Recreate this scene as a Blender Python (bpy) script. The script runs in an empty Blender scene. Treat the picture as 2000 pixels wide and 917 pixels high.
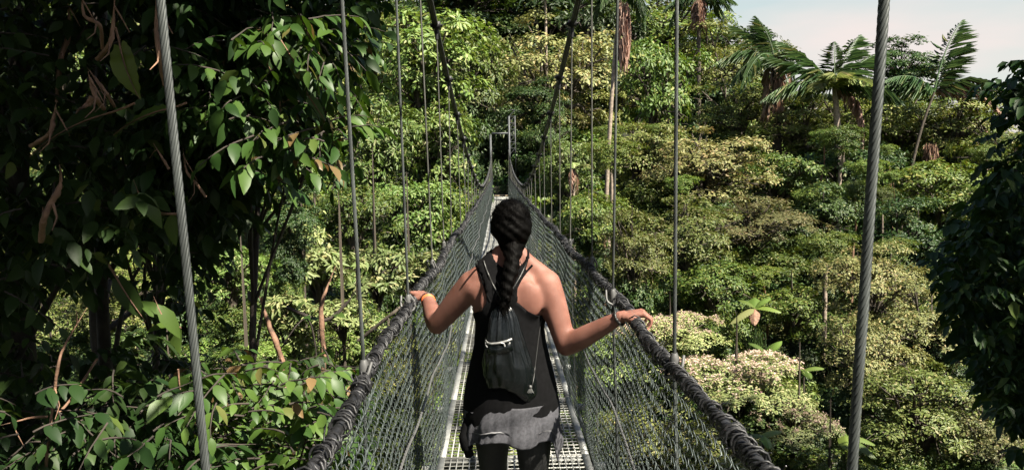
import bpy, bmesh, math, random
import numpy as np
from mathutils import Vector, Matrix
from mathutils.bvhtree import BVHTree
PI = math.pi
R = math.radians
sc = bpy.context.scene

# ------------------------------------------------------------------ camera
F = 1555.0                      # focal length in pixels of the 2000 px wide photograph
CAM = Vector((0, 0, 1.78))
PITCH, YAW, ROLL = R(4.9), R(0.81), R(1.0)
fwd = Vector((math.sin(YAW) * math.cos(PITCH), math.cos(YAW) * math.cos(PITCH), -math.sin(PITCH)))
right0 = fwd.cross(Vector((0, 0, 1))).normalized()
up0 = right0.cross(fwd).normalized()
up = up0 * math.cos(ROLL) + right0 * math.sin(ROLL)
right = right0 * math.cos(ROLL) - up0 * math.sin(ROLL)
cam_data = bpy.data.cameras.new('camera')
cam = bpy.data.objects.new('camera', cam_data)
sc.collection.objects.link(cam)
cam_data.sensor_width = 36
cam_data.lens = 36 * F / 2000
cam_data.clip_start = 0.05
cam_data.clip_end = 5000
m3 = Matrix((right, up, -fwd)).transposed()
cam.matrix_world = Matrix.Translation(CAM) @ m3.to_4x4()
sc.camera = cam

# ------------------------------------------------------------------ light
SUN_DIR = Vector((0.52, -0.46, 0.84)).normalized()     # towards the sun: right, behind, high
elev = math.asin(SUN_DIR.z)
w = bpy.data.worlds.new('World'); sc.world = w; w.use_nodes = True
nt = w.node_tree; nt.nodes.clear()
sky = nt.nodes.new('ShaderNodeTexSky'); sky.sky_type = 'NISHITA'; sky.sun_disc = False
sky.sun_elevation = elev
sky.sun_rotation = math.atan2(SUN_DIR.x, SUN_DIR.y)
sky.dust_density = 1.0; sky.air_density = 1.0; sky.ozone_density = 1.0
bg = nt.nodes.new('ShaderNodeBackground'); bg.inputs['Strength'].default_value = 0.05
wo = nt.nodes.new('ShaderNodeOutputWorld')
# thin veil of high cloud, slightly rosy
tcn = nt.nodes.new('ShaderNodeTexCoord'); mp = nt.nodes.new('ShaderNodeMapping')
mp.inputs['Scale'].default_value = (2.2, 2.2, 9)
nz = nt.nodes.new('ShaderNodeTexNoise'); nz.inputs['Scale'].default_value = 1.6; nz.inputs['Detail'].default_value = 4
cr = nt.nodes.new('ShaderNodeValToRGB'); cr.color_ramp.elements[0].position = .35; cr.color_ramp.elements[1].position = .68
mx = nt.nodes.new('ShaderNodeMix'); mx.data_type = 'RGBA'
nt.links.new(tcn.outputs['Generated'], mp.inputs[0]); nt.links.new(mp.outputs[0], nz.inputs['Vector'])
nt.links.new(nz.outputs['Fac'], cr.inputs[0]); sx_ = nt.nodes.new('ShaderNodeSeparateXYZ'); nt.links.new(tcn.outputs['Generated'], sx_.inputs[0])
lo_ = nt.nodes.new('ShaderNodeMapRange'); lo_.inputs['From Min'].default_value = .12; lo_.inputs['From Max'].default_value = .55
lo_.inputs['To Min'].default_value = 1; lo_.inputs['To Max'].default_value = 0; nt.links.new(sx_.outputs['Z'], lo_.inputs['Value'])
ml_ = nt.nodes.new('ShaderNodeMath'); ml_.operation = 'MULTIPLY'; nt.links.new(cr.outputs[0], ml_.inputs[0]); nt.links.new(lo_.outputs[0], ml_.inputs[1])
nt.links.new(ml_.outputs[0], mx.inputs['Factor'])
mx.inputs['B'].default_value = (5.5, 4.9, 4.7, 1)
mm = nt.nodes.new('ShaderNodeMix'); mm.data_type = 'RGBA'; 
ml2 = nt.nodes.new('ShaderNodeMath'); ml2.operation = 'MULTIPLY'; ml2.inputs[1].default_value = .88
nt.links.new(lo_.outputs[0], ml2.inputs[0]); nt.links.new(ml2.outputs[0], mm.inputs['Factor'])
nt.links.new(sky.outputs[0], mm.inputs['A']); mm.inputs['B'].default_value = (4.2, 4.7, 4.35, 1)
nt.links.new(mm.outputs['Result'], mx.inputs['A'])
nt.links.new(mx.outputs['Result'], bg.inputs['Color']); nt.links.new(bg.outputs[0], wo.inputs[0])

sl = bpy.data.lights.new('sun', 'SUN'); so = bpy.data.objects.new('sun', sl); sc.collection.objects.link(so)
sl.energy = 5.0; sl.angle = R(0.55); sl.color = (1.0, 0.93, 0.78)
so.rotation_euler = SUN_DIR.to_track_quat('Z', 'Y').to_euler()
so.location = (20, -20, 40)
sc.view_settings.view_transform = 'Standard'
sc.view_settings.look = 'None'
sc.view_settings.exposure = 1.75
sc.view_settings.gamma = 1.0
sc.cycles.max_bounces = 6; sc.cycles.diffuse_bounces = 1; sc.cycles.glossy_bounces = 2
sc.cycles.transmission_bounces = 3; sc.cycles.transparent_max_bounces = 4
sc.cycles.caustics_reflective = False; sc.cycles.caustics_refractive = False
sc.cycles.use_adaptive_sampling = True; sc.cycles.adaptive_threshold = 0.03
try: sc.cycles.use_denoising = True
except Exception: pass

# ------------------------------------------------------------------ helpers
rng = np.random.default_rng(7)
random.seed(7)

def P(px, py, d):
    """the world point seen at photo pixel px,py at distance d along the bridge"""
    v = fwd * F + right * (px - 1000) - up * (py - 458.5)
    return CAM + v * (d / v.y)

def link(o, parent=None):
    sc.collection.objects.link(o)
    if parent is not None: o.parent = parent
    return o

def tag(o, label=None, cat=None, group=None, kind=None):
    if label: o['label'] = label
    if cat: o['category'] = cat
    if group: o['group'] = group
    if kind: o['kind'] = kind
    return o

def thing(name, label, cat, loc=(0, 0, 0), group=None):
    o = bpy.data.objects.new(name, None); o.empty_display_size = .2
    o.location = loc; link(o)
    return tag(o, label, cat, group)

def np_mesh(name, V, faces=None, loops=None, totals=None, mat=None, smooth=True):
    me = bpy.data.meshes.new(name)
    V = np.asarray(V, dtype=np.float32).reshape(-1, 3)
    if faces is not None:
        faces = np.asarray(faces, dtype=np.int32)
        totals = np.full(len(faces), faces.shape[1], dtype=np.int32)
        loops = faces.ravel()
    starts = np.concatenate(([0], np.cumsum(totals)[:-1])).astype(np.int32)
    me.vertices.add(len(V)); me.vertices.foreach_set('co', V.ravel())
    me.loops.add(len(loops)); me.loops.foreach_set('vertex_index', loops.astype(np.int32))
    me.polygons.add(len(totals)); me.polygons.foreach_set('loop_start', starts)
    me.polygons.foreach_set('loop_total', totals.astype(np.int32))
    if smooth: me.polygons.foreach_set('use_smooth', np.ones(len(totals), dtype=bool))
    me.update(calc_edges=True)
    if mat: me.materials.append(mat)
    return me

def obj(name, me, parent=None, loc=None):
    o = bpy.data.objects.new(name, me)
    if loc is not None: o.location = loc
    return link(o, parent)

class MB:
    """gathers quads/tris of one part"""
    def __init__(s): s.V = []; s.Fq = []; s.n = 0
    def add(s, V, Fc):
        V = np.asarray(V, dtype=float).reshape(-1, 3); Fc = np.asarray(Fc, dtype=int)
        if Fc.shape[1] == 3: Fc = np.hstack([Fc, Fc[:, :1] * 0 - 10**9])
        s.V.append(V); s.Fq.append(np.where(Fc < -10**8, -1, Fc + s.n)); s.n += len(V)
    def mesh(s, name, mat, smooth=True):
        V = np.concatenate(s.V); Fq = np.concatenate(s.Fq)
        tri = Fq[:, 3] < 0
        tot = np.where(tri, 3, 4)
        lp = Fq.ravel(); lp = lp[lp >= 0]
        return np_mesh(name, V, loops=lp, totals=tot, mat=mat, smooth=smooth)
    def tube(s, pts, rad, n=6, cap=True):
        pts = np.asarray(pts, dtype=float); m = len(pts)
        rad = np.broadcast_to(np.asarray(rad, dtype=float), (m,)) if np.ndim(rad) < 2 else np.asarray(rad)
        T = np.gradient(pts, axis=0); T /= np.linalg.norm(T, axis=1)[:, None] + 1e-12
        a = np.array([0, 0, 1.0]) if abs(T[0][2]) < .9 else np.array([1.0, 0, 0])
        N = np.zeros_like(T); cur = np.cross(T[0], a)
        for i in range(m):
            cur = cur - T[i] * np.dot(cur, T[i]); cur /= np.linalg.norm(cur) + 1e-12
            N[i] = cur
        B = np.cross(T, N)
        th = np.linspace(0, 2 * PI, n, endpoint=False)
        V = pts[:, None] + rad[:, None, None] * (np.cos(th)[None, :, None] * N[:, None] + np.sin(th)[None, :, None] * B[:, None])
        V = V.reshape(-1, 3)
        i = np.arange(m - 1)[:, None] * n; j = np.arange(n)[None]; k = (j + 1) % n
        Fc = np.stack([i + j, i + k, i + n + k, i + n + j], -1).reshape(-1, 4)
        s.add(V, Fc)
        if cap:
            for e, fl in ((0, 1), (m - 1, 0)):
                c = pts[e]; base = e * n
                ring = V[base:base + n]
                idx = np.arange(n); nx = (idx + 1) % n
                fc = np.stack([nx, idx, np.full(n, n)], -1) if fl else np.stack([idx, nx, np.full(n, n)], -1)
                s.add(np.vstack([ring, c]), fc)
    def box(s, c, h, rot=None):
        V = np.array([(x, y, z) for x in (-1, 1) for y in (-1, 1) for z in (-1, 1)], float) * np.asarray(h)
        if rot is not None: V = V @ np.asarray(rot).T
        V += np.asarray(c)
        s.add(V, [(0, 1, 3, 2), (4, 6, 7, 5), (0, 4, 5, 1), (2, 3, 7, 6), (0, 2, 6, 4), (1, 5, 7, 3)])
    def ell(s, c, r, nu=20, nv=12, rot=None):
        V = []; 
        for i in range(nv + 1):
            ph = PI * i / nv
            for j in range(nu):
                t = 2 * PI * j / nu
                V.append((r[0] * math.sin(ph) * math.cos(t), r[1] * math.sin(ph) * math.sin(t), r[2] * math.cos(ph)))
        V = np.array(V)
        if rot is not None: V = V @ np.asarray(rot).T
        V = V + np.asarray(c)
        Fc = [(i * nu + j, (i + 1) * nu + j, (i + 1) * nu + (j + 1) % nu, i * nu + (j + 1) % nu) for i in range(nv) for j in range(nu)]
        s.add(V, Fc)
    def loft(s, rings, n=32, cap=True, wob=None):
        """rings: (x, y, z, rx, ry)"""
        V = []
        th = np.linspace(0, 2 * PI, n, endpoint=False)
        for q, (x, y, z, rx, ry) in enumerate(rings):
            k = 1.0 if wob is None else wob(th, q)
            V.append(np.stack([x + rx * np.cos(th) * k, y + ry * np.sin(th) * k, np.full(n, z)], -1))
        m = len(V); V = np.concatenate(V)
        Fc = [(i * n + j, i * n + (j + 1) % n, (i + 1) * n + (j + 1) % n, (i + 1) * n + j) for i in range(m - 1) for j in range(n)]
        s.add(V, Fc)
        if cap:
            for e in (0, m - 1):
                ring = V[e * n:(e + 1) * n]; c = ring.mean(0)
                fc = [((j + 1) % n, j, n) if e == 0 else (j, (j + 1) % n, n) for j in range(n)]
                s.add(np.vstack([ring, c]), fc)

def smooth_pts(ctrl, n=20):
    """Catmull-Rom through control points"""
    c = np.asarray(ctrl, float); c = np.vstack([2 * c[0] - c[1], c, 2 * c[-1] - c[-2]])
    out = []
    for i in range(1, len(c) - 2):
        t = np.linspace(0, 1, n, endpoint=False)[:, None]
        p0, p1, p2, p3 = c[i - 1], c[i], c[i + 1], c[i + 2]
        out.append(.5 * ((2 * p1) + (-p0 + p2) * t + (2 * p0 - 5 * p1 + 4 * p2 - p3) * t ** 2 + (-p0 + 3 * p1 - 3 * p2 + p3) * t ** 3))
    out.append(c[-2][None])
    return np.concatenate(out)

# ------------------------------------------------------------------ materials
def new_mat(name):
    m = bpy.data.materials.new(name); m.use_nodes = True
    nt = m.node_tree; b = nt.nodes['Principled BSDF']
    return m, nt, b

def plain(name, col, rough=.6, metal=0.0, noise=0, var=.3, bump=0, spec=.5, bscale=None, sheen=0):
    m, nt, b = new_mat(name)
    b.inputs['Base Color'].default_value = (*col, 1); b.inputs['Roughness'].default_value = rough
    b.inputs['Metallic'].default_value = metal; b.inputs['Specular IOR Level'].default_value = spec
    if sheen: b.inputs['Sheen Weight'].default_value = sheen
    if noise:
        tc = nt.nodes.new('ShaderNodeTexCoord')
        n = nt.nodes.new('ShaderNodeTexNoise'); n.inputs['Scale'].default_value = noise; n.inputs['Detail'].default_value = 5
        nt.links.new(tc.outputs['Object'], n.inputs['Vector'])
        r = nt.nodes.new('ShaderNodeValToRGB')
        r.color_ramp.elements[0].position = .3; r.color_ramp.elements[1].position = .7
        r.color_ramp.elements[0].color = (*[c * (1 - var) for c in col], 1)
        r.color_ramp.elements[1].color = (*[min(1, c * (1 + var)) for c in col], 1)
        nt.links.new(n.outputs['Fac'], r.inputs[0]); nt.links.new(r.outputs[0], b.inputs['Base Color'])
        if bump:
            n2 = n
            if bscale:
                n2 = nt.nodes.new('ShaderNodeTexNoise'); n2.inputs['Scale'].default_value = bscale
                nt.links.new(tc.outputs['Object'], n2.inputs['Vector'])
            bp = nt.nodes.new('ShaderNodeBump'); bp.inputs['Strength'].default_value = bump; bp.inputs['Distance'].default_value = .01
            nt.links.new(n2.outputs['Fac'], bp.inputs['Height']); nt.links.new(bp.outputs[0], b.inputs['Normal'])
    return m

def leaf_mat(name, c1, c2, c3=None, p3=.9, trans=.24, rough=.5, obvar=.35, spec=.35):
    """leaf colours vary from leaf to leaf and from tree to tree"""
    m, nt, b = new_mat(name)
    g = nt.nodes.new('ShaderNodeNewGeometry')
    r = nt.nodes.new('ShaderNodeValToRGB')
    r.color_ramp.elements[0].color = (*c1, 1); r.color_ramp.elements[1].color = (*c2, 1)
    r.color_ramp.elements[1].position = p3 - .02
    if c3:
        e = r.color_ramp.elements.new(p3 + .02); e.color = (*c3, 1)
    nt.links.new(g.outputs['Random Per Island'], r.inputs[0])
    oi = nt.nodes.new('ShaderNodeObjectInfo')
    hs = nt.nodes.new('ShaderNodeHueSaturation')
    mr = nt.nodes.new('ShaderNodeMapRange'); mr.inputs['To Min'].default_value = 1 - obvar; mr.inputs['To Max'].default_value = 1 + obvar
    nt.links.new(oi.outputs['Random'], mr.inputs['Value']); nt.links.new(mr.outputs[0], hs.inputs['Value'])
    mr2 = nt.nodes.new('ShaderNodeMapRange'); mr2.inputs['To Min'].default_value = .485; mr2.inputs['To Max'].default_value = .51
    ml = nt.nodes.new('ShaderNodeMath'); ml.operation = 'FRACT'
    m7 = nt.nodes.new('ShaderNodeMath'); m7.operation = 'MULTIPLY'; m7.inputs[1].default_value = 7.3
    nt.links.new(oi.outputs['Random'], m7.inputs[0]); nt.links.new(m7.outputs[0], ml.inputs[0])
    nt.links.new(ml.outputs[0], mr2.inputs['Value']); nt.links.new(mr2.outputs[0], hs.inputs['Hue'])
    nt.links.new(r.outputs[0], hs.inputs['Color'])
    nt.links.new(hs.outputs[0], b.inputs['Base Color'])
    b.inputs['Roughness'].default_value = rough; b.inputs['Specular IOR Level'].default_value = spec
    t = nt.nodes.new('ShaderNodeBsdfTranslucent')
    hs2 = nt.nodes.new('ShaderNodeHueSaturation'); hs2.inputs['Hue'].default_value = .485; hs2.inputs['Saturation'].default_value = 1.15; hs2.inputs['Value'].default_value = 1.3
    nt.links.new(hs.outputs[0], hs2.inputs['Color']); nt.links.new(hs2.outputs[0], t.inputs['Color'])
    ms = nt.nodes.new('ShaderNodeMixShader'); ms.inputs[0].default_value = trans
    nt.links.new(b.outputs[0], ms.inputs[1]); nt.links.new(t.outputs[0], ms.inputs[2])
    nt.links.new(ms.outputs[0], nt.nodes['Material Output'].inputs['Surface'])
    return m

M = {}
M['green'] = leaf_mat('leaf_bright_green', (.065, .12, .022), (.15, .205, .05), (.23, .245, .10), .9)
M['mid'] = leaf_mat('leaf_mid_green', (.045, .085, .014), (.11, .155, .028), (.20, .20, .05), .92)
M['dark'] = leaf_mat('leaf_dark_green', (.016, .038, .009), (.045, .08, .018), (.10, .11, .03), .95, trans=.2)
M['yellow'] = leaf_mat('leaf_yellow_green', (.085, .12, .024), (.18, .205, .055), (.26, .235, .10), .9)
M['olive'] = leaf_mat('leaf_olive_tan', (.09, .105, .034), (.20, .20, .075), (.25, .20, .09), .88)
M['pale'] = leaf_mat('leaf_pale_lime', (.12, .17, .05), (.24, .27, .11), (.32, .30, .14), .88)
M['near'] = leaf_mat('leaf_near_shade_tone', (.012, .028, .008), (.028, .056, .013), (.08, .11, .025), .97, trans=.25, rough=.5, spec=.2, obvar=.15)  # darkened copy: shade on the near foliage is put into the leaf colour
M['nearlit'] = leaf_mat('leaf_near_sunlit_tone', (.025, .06, .012), (.075, .125, .025), (.17, .11, .05), .94, trans=.3, rough=.45, spec=.3, obvar=.15)  # brighter copy for near leaves meant to look sunlit
M['palm'] = leaf_mat('leaf_palm', (.03, .07, .024), (.075, .12, .045), (.12, .13, .05), .95, trans=.25)
M['deadfrond'] = leaf_mat('leaf_dead_frond', (.22, .14, .10), (.38, .26, .19), (.42, .32, .25), .9, trans=.15, rough=.8)
M['blossom'] = leaf_mat('blossom_pink', (.42, .30, .25), (.56, .44, .36), (.52, .34, .33), .8, trans=.25, rough=.8)
M['bark'] = plain('bark_grey_brown', (.06, .048, .036), .9, noise=9, var=.5, bump=.6, bscale=30)
M['barkdark'] = plain('bark_dark', (.035, .027, .022), .9, noise=9, var=.5, bump=.6, bscale=30)
M['barkpale'] = plain('bark_pale', (.24, .19, .15), .9, noise=9, var=.4, bump=.5, bscale=30)
M['liana'] = plain('liana_bark', (.17, .095, .06), .8, noise=14, var=.55, bump=.6, bscale=50)
M['ground'] = plain('forest_floor', (.018, .02, .010), .95, noise=1.2, var=.6, bump=.8, bscale=6)
M['steel'] = plain('galvanised_steel', (.22, .225, .22), .5, metal=.35, noise=18, var=.25, bump=.1, bscale=90)
M['deck'] = plain('galvanised_grating', (.34, .34, .32), .6, metal=.15, noise=12, var=.25)
M['net'] = plain('galvanised_wire_net', (.05, .062, .06), .45, metal=.3, noise=5, var=.4)
M['rope'] = plain('wire_rope', (.05, .056, .055), .6, metal=.25, noise=7, var=.6)
M['cabledark'] = plain('main_cable_dark', (.035, .035, .035), .6, metal=.2, noise=20, var=.4)
M['rail'] = plain('handrail_bundle', (.018, .018, .02), .5, metal=.25, noise=22, var=.9, bump=.3, bscale=60)
M['towersteel'] = plain('tower_steel', (.05, .055, .06), .6, metal=.2, noise=8, var=.3)  # colour darkened for the shadow partly covering the tower
M['ropefar'] = plain('thin_wire_rope', (.07, .07, .062), .6, metal=.2, noise=30, var=.3)
M['railpale'] = plain('pale_clamp', (.10, .10, .10), .5, metal=.2, noise=30, var=.2)
M['plank'] = plain('pale_plank', (.45, .36, .25), .8, noise=3, var=.2)

# ------------------------------------------------------------------ terrain
GY = [-400, -60, -8, -3, 4, 12, 22, 33, 43, 48, 60, 90, 150, 400, 1500]
GZ = [2, 3, -.6, -3.5, -9, -14.5, -16.5, -11, -2.2, -.35, 3.5, 9, 2, -25, -30]
def ground(x, y):
    z = np.interp(y, GY, GZ)
    z = z - np.clip((x - 12) * .12, 0, 5) * (np.asarray(y) > 10)
    z = z + np.clip((-x - 5) * .22, 0, 5) * np.clip((60 - np.asarray(y)) / 30, 0, 1)
    k = np.clip(np.abs(x) / 6, 0, 1)
    return z + k * (.7 * np.sin(x * .31 + 1.7) * np.cos(y * .27) + .35 * np.sin(x * .9 + y * .7))
gx = np.unique(np.concatenate([np.linspace(-1500, -80, 24), np.linspace(-80, 80, 130), np.linspace(80, 1500, 24)]))
gy = np.unique(np.concatenate([np.linspace(-400, -30, 14), np.linspace(-30, 110, 120), np.linspace(110, 2500, 30)]))
X, Y = np.meshgrid(gx, gy)
V = np.stack([X, Y, ground(X, Y)], -1).reshape(-1, 3)
nx = len(gx); ii, jj = np.meshgrid(np.arange(nx - 1), np.arange(len(gy) - 1))
a = (jj * nx + ii).ravel()
tag(obj('ground', np_mesh('ground', V, np.stack([a, a + 1, a + nx + 1, a + nx], -1), mat=M['ground'])), kind='structure')

# ------------------------------------------------------------------ leaves
LEAF6 = (np.array([(0, 0, 0), (.33, .5, .14), (.72, .34, .0), (1, 0, -.12), (.72, -.34, .0), (.33, -.5, .14)], float),
         [(0, 3, 2, 1), (0, 5, 4, 3)])
_u = [0, .12, .38, .68, .9, 1]; _h = [0, .27, .5, .38, .15, 0]
LEAFD_V = []; LEAFD_F = []
for u_, h_ in zip(_u, _h):
    dz = -.32 * u_ * u_
    LEAFD_V += [(u_, 0, dz), (u_, h_, dz + .12 * h_), (u_, -h_, dz + .12 * h_)]
for q in range(5):
    a0, b0 = q * 3, q * 3 + 3
    if q == 0: LEAFD_F += [(a0, b0, b0 + 1), (a0, b0 + 2, b0)]
    elif q == 4: LEAFD_F += [(a0, b0, a0 + 1), (a0, a0 + 2, b0)]
    else: LEAFD_F += [(a0, b0, b0 + 1, a0 + 1), (a0, a0 + 2, b0 + 2, b0)]
LEAFD = (np.array(LEAFD_V), LEAFD_F)

def unit(v): return v / (np.linalg.norm(v, axis=-1, keepdims=True) + 1e-9)

def leaf_mesh(name, pos, axis, nrm, L, W, mat, tmpl=LEAF6):
    T, Fc = tmpl
    axis = unit(axis); side = unit(np.cross(nrm, axis)); nrm = np.cross(axis, side)
    n = len(pos)
    L = np.broadcast_to(L, (n,)); W = np.broadcast_to(W, (n,))
    V = pos[:, None] + axis[:, None] * (T[None, :, 0:1] * L[:, None, None]) \
        + side[:, None] * (T[None, :, 1:2] * W[:, None, None]) \
        + nrm[:, None] * (T[None, :, 2:3] * L[:, None, None] * (.9 if tmpl is LEAFD else .8))
    lp = np.concatenate([np.array(f) for f in Fc]); tt = np.array([len(f) for f in Fc])
    loops = (np.arange(n)[:, None] * len(T) + lp[None]).ravel()
    return np_mesh(name, V.reshape(-1, 3), loops=loops, totals=np.tile(tt, n), mat=mat, smooth=tmpl is LEAFD)

def rand_dirs(r, n):
    return unit(r.normal(size=(n, 3)))

def crown_data(seed, lobes=9, sprigs=16, per=26, leaf=.075, droop=.35, flat=1.0):
    """unit crown: lobes -> sprigs of leaves radiating and drooping round each twig tip"""
    r = np.random.default_rng(seed)
    lobe_c = []; lobe_r = []
    for i in range(lobes):
        for _ in range(30):
            c = rand_dirs(r, 1)[0] * r.uniform(.25, .86) * np.array([1, 1, flat])
            if all(np.linalg.norm(c - q) > .27 for q in lobe_c): break
        lobe_c.append(c); lobe_r.append(r.uniform(.22, .40))
    pos = []; ax = []; nr = []
    for c, lr in zip(lobe_c, lobe_r):
        k = int(sprigs * (lr / .35) ** 2)
        d = rand_dirs(r, k); d[:, 2] = np.where(d[:, 2] < -.25, -d[:, 2], d[:, 2])
        sc_ = c + d * lr * r.uniform(.72, 1.12, (k, 1)) * np.array([1.15, 1.15, .62])
        out = unit(d + unit(c[None] + 1e-3) * .6 + np.array([0, 0, .45]))
        for s0, o0 in zip(sc_, out):
            m = max(6, int(per * r.uniform(.6, 1.4)))
            t = rand_dirs(r, m)
            t = unit(t - o0 * (t @ o0)[:, None] * .75)
            rr = r.uniform(.0, .115, (m, 1)) * r.uniform(.55, 1.35)
            pos.append(s0 + t * rr + o0 * r.normal(0, .018, (m, 1)))
            a = unit(t + o0 * .15 + np.array([0, 0, -droop]) * r.uniform(.2, 1.6, (m, 1)))
            ax.append(a)
            nr.append(unit(o0[None] + np.array([0, 0, .5]) + r.normal(0, .38, (m, 3))))
    pos = np.concatenate(pos); ax = np.concatenate(ax); nr = np.concatenate(nr)
    L = leaf * r.uniform(.6, 1.25, len(pos))
    return pos, ax, nr, L, np.array(lobe_c), r

def limb_mesh(name, lobe_c, r, mat):
    mb = MB()
    for c in lobe_c:
        a = np.array([0, 0, -1.0]); mid = np.array([c[0] * .35, c[1] * .35, -.3 + c[2] * .2]) + r.normal(0, .05, 3)
        p = smooth_pts([a, mid, c], 5)
        mb.tube(p, np.linspace(.045, .012, len(p)), 5, cap=False)
        for _ in range(4):
            e = c + rand_dirs(r, 1)[0] * .3
            q = smooth_pts([p[-3], (p[-3] + e) / 2 + r.normal(0, .03, 3), e], 3)
            mb.tube(q, np.linspace(.012, .003, len(q)), 4, cap=False)
    return mb.mesh(name, mat)

VAR = {}
def variant(key, mat, bark='bark', n=2, wr=.5, extra=None, **kw):
    VAR[key] = []
    for i in range(n):
        pos, ax, nr, L, lc, r = crown_data(abs(hash(key)) % 1 + 100 * len(VAR) + i * 13 + 5, **kw)
        cm = leaf_mesh('crown', pos, ax, nr, L, L * wr, M[mat])
        bl = None
        if extra:   # flower heads standing on the upper surface of the crown
            sel = r.choice(len(pos), 2600, replace=False)
            sel = sel[pos[sel, 2] > .1]
            base = pos[sel] + np.array([0, 0, .02])
            q = 5
            pp = np.repeat(base, q, 0) + r.normal(0, .009, (len(base) * q, 3)) * np.array([1, 1, 1.2])
            bl = leaf_mesh('blossom', pp, unit(r.normal(0, 1, (len(pp), 3)) + np.array([0, 0, .7])), rand_dirs(r, len(pp)), .030, .017, M['blossom'])
        VAR[key].append((cm, limb_mesh('limbs', lc, r, M[bark]), bl))
variant('G', 'green', lobes=22, sprigs=15, per=22, leaf=.09, n=3, wr=.42)
variant('B', 'mid', lobes=22, sprigs=16, per=26, leaf=.07, n=2)
variant('D', 'dark', 'barkdark', lobes=22, sprigs=16, per=26, leaf=.075, n=2)
variant('Y', 'yellow', lobes=24, sprigs=16, per=30, leaf=.058, n=3)
variant('O', 'olive', lobes=24, sprigs=15, per=32, leaf=.055, n=3, droop=.5)
variant('L', 'pale', 'barkdark', lobes=8, sprigs=14, per=15, leaf=.17, n=2, wr=.36, droop=.3)
variant('P', 'pale', lobes=13, sprigs=24, per=40, leaf=.05, n=2, flat=.55, extra=True)

# shared trunk, 1 m tall and 1 m wide at the foot, scaled per tree
def trunk_mesh(seed, mat):
    r = np.random.default_rng(seed); mb = MB()
    c = [(0, 0, 0), (r.normal(0, .25), r.normal(0, .25), .35), (r.normal(0, .3), r.normal(0, .3), .7), (0, 0, 1)]
    p = smooth_pts(c, 6); t = np.linspace(0, 1, len(p))
    mb.tube(p, .5 * (1 - .5 * t) + .25 * np.exp(-t * 16), 9)
    return mb.mesh('trunk', mat)
TR = {k: [trunk_mesh(i, M[k]) for i in range(3)] for k in ('bark', 'barkdark', 'barkpale')}

tree_n = 0
def tree(px, py, d, rx, rz, key, label, group=None, name='broadleaf_tree', cat='tree', tw=.028, bark=None, yscale=1.0):
    global tree_n
    tree_n += 1
    c = P(px, py, d); sx = rx * d / F; sz = rz * d / F
    g = float(ground(c.x, c.y))
    root = thing(name, label, cat, (c.x, c.y, g - .1), group)
    h = max(.5, c.z - sz * 1.0 - g)
    bk = bark or ('barkdark' if key == 'D' else 'bark')
    tr = obj('trunk', TR[bk][tree_n % 3], root); r0 = max(.05, min(.26, sx * tw * 2))
    tr.scale = (r0 * 2, r0 * 2, h + .2); tr.rotation_euler = (0, 0, tree_n * 1.3)
    cm, lm, bl = VAR[key][tree_n % len(VAR[key])]
    a = tree_n * 2.39996 % (2 * PI)
    for nm, me in (('crown', cm), ('limbs', lm), ('blossom', bl)):
        if me is None: continue
        o = obj(nm, me, root, (0, 0, c.z - g + .1)); o.rotation_euler = (0, 0, a); o.scale = (sx * 1.15, sx * 1.15 * yscale, sz * 1.2)
    if h > 1.5 and key != 'L':      # climbers and lower boughs that clothe the trunk
        for q in range(min(3, max(1, int(h / (sz * 1.5))))):
            vk = 'D' if (tree_n + q) % 3 else 'B'  # mostly dark leaves, so the colour deepens the shaded gaps between crowns
            o = obj('climbing_leaves', VAR[vk][(tree_n + q) % 2][0], root, (sx * .2 * math.sin(tree_n + q * 2), sx * .2 * math.cos(tree_n * 2 + q), c.z - g - sz * (1.25 + 1.35 * q)))
            o.rotation_euler = (0, 0, a + 1.9 + q); o.scale = (sx * (.9 - .1 * q), sx * (.9 - .1 * q), sz * 1.15)
    return root

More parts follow.
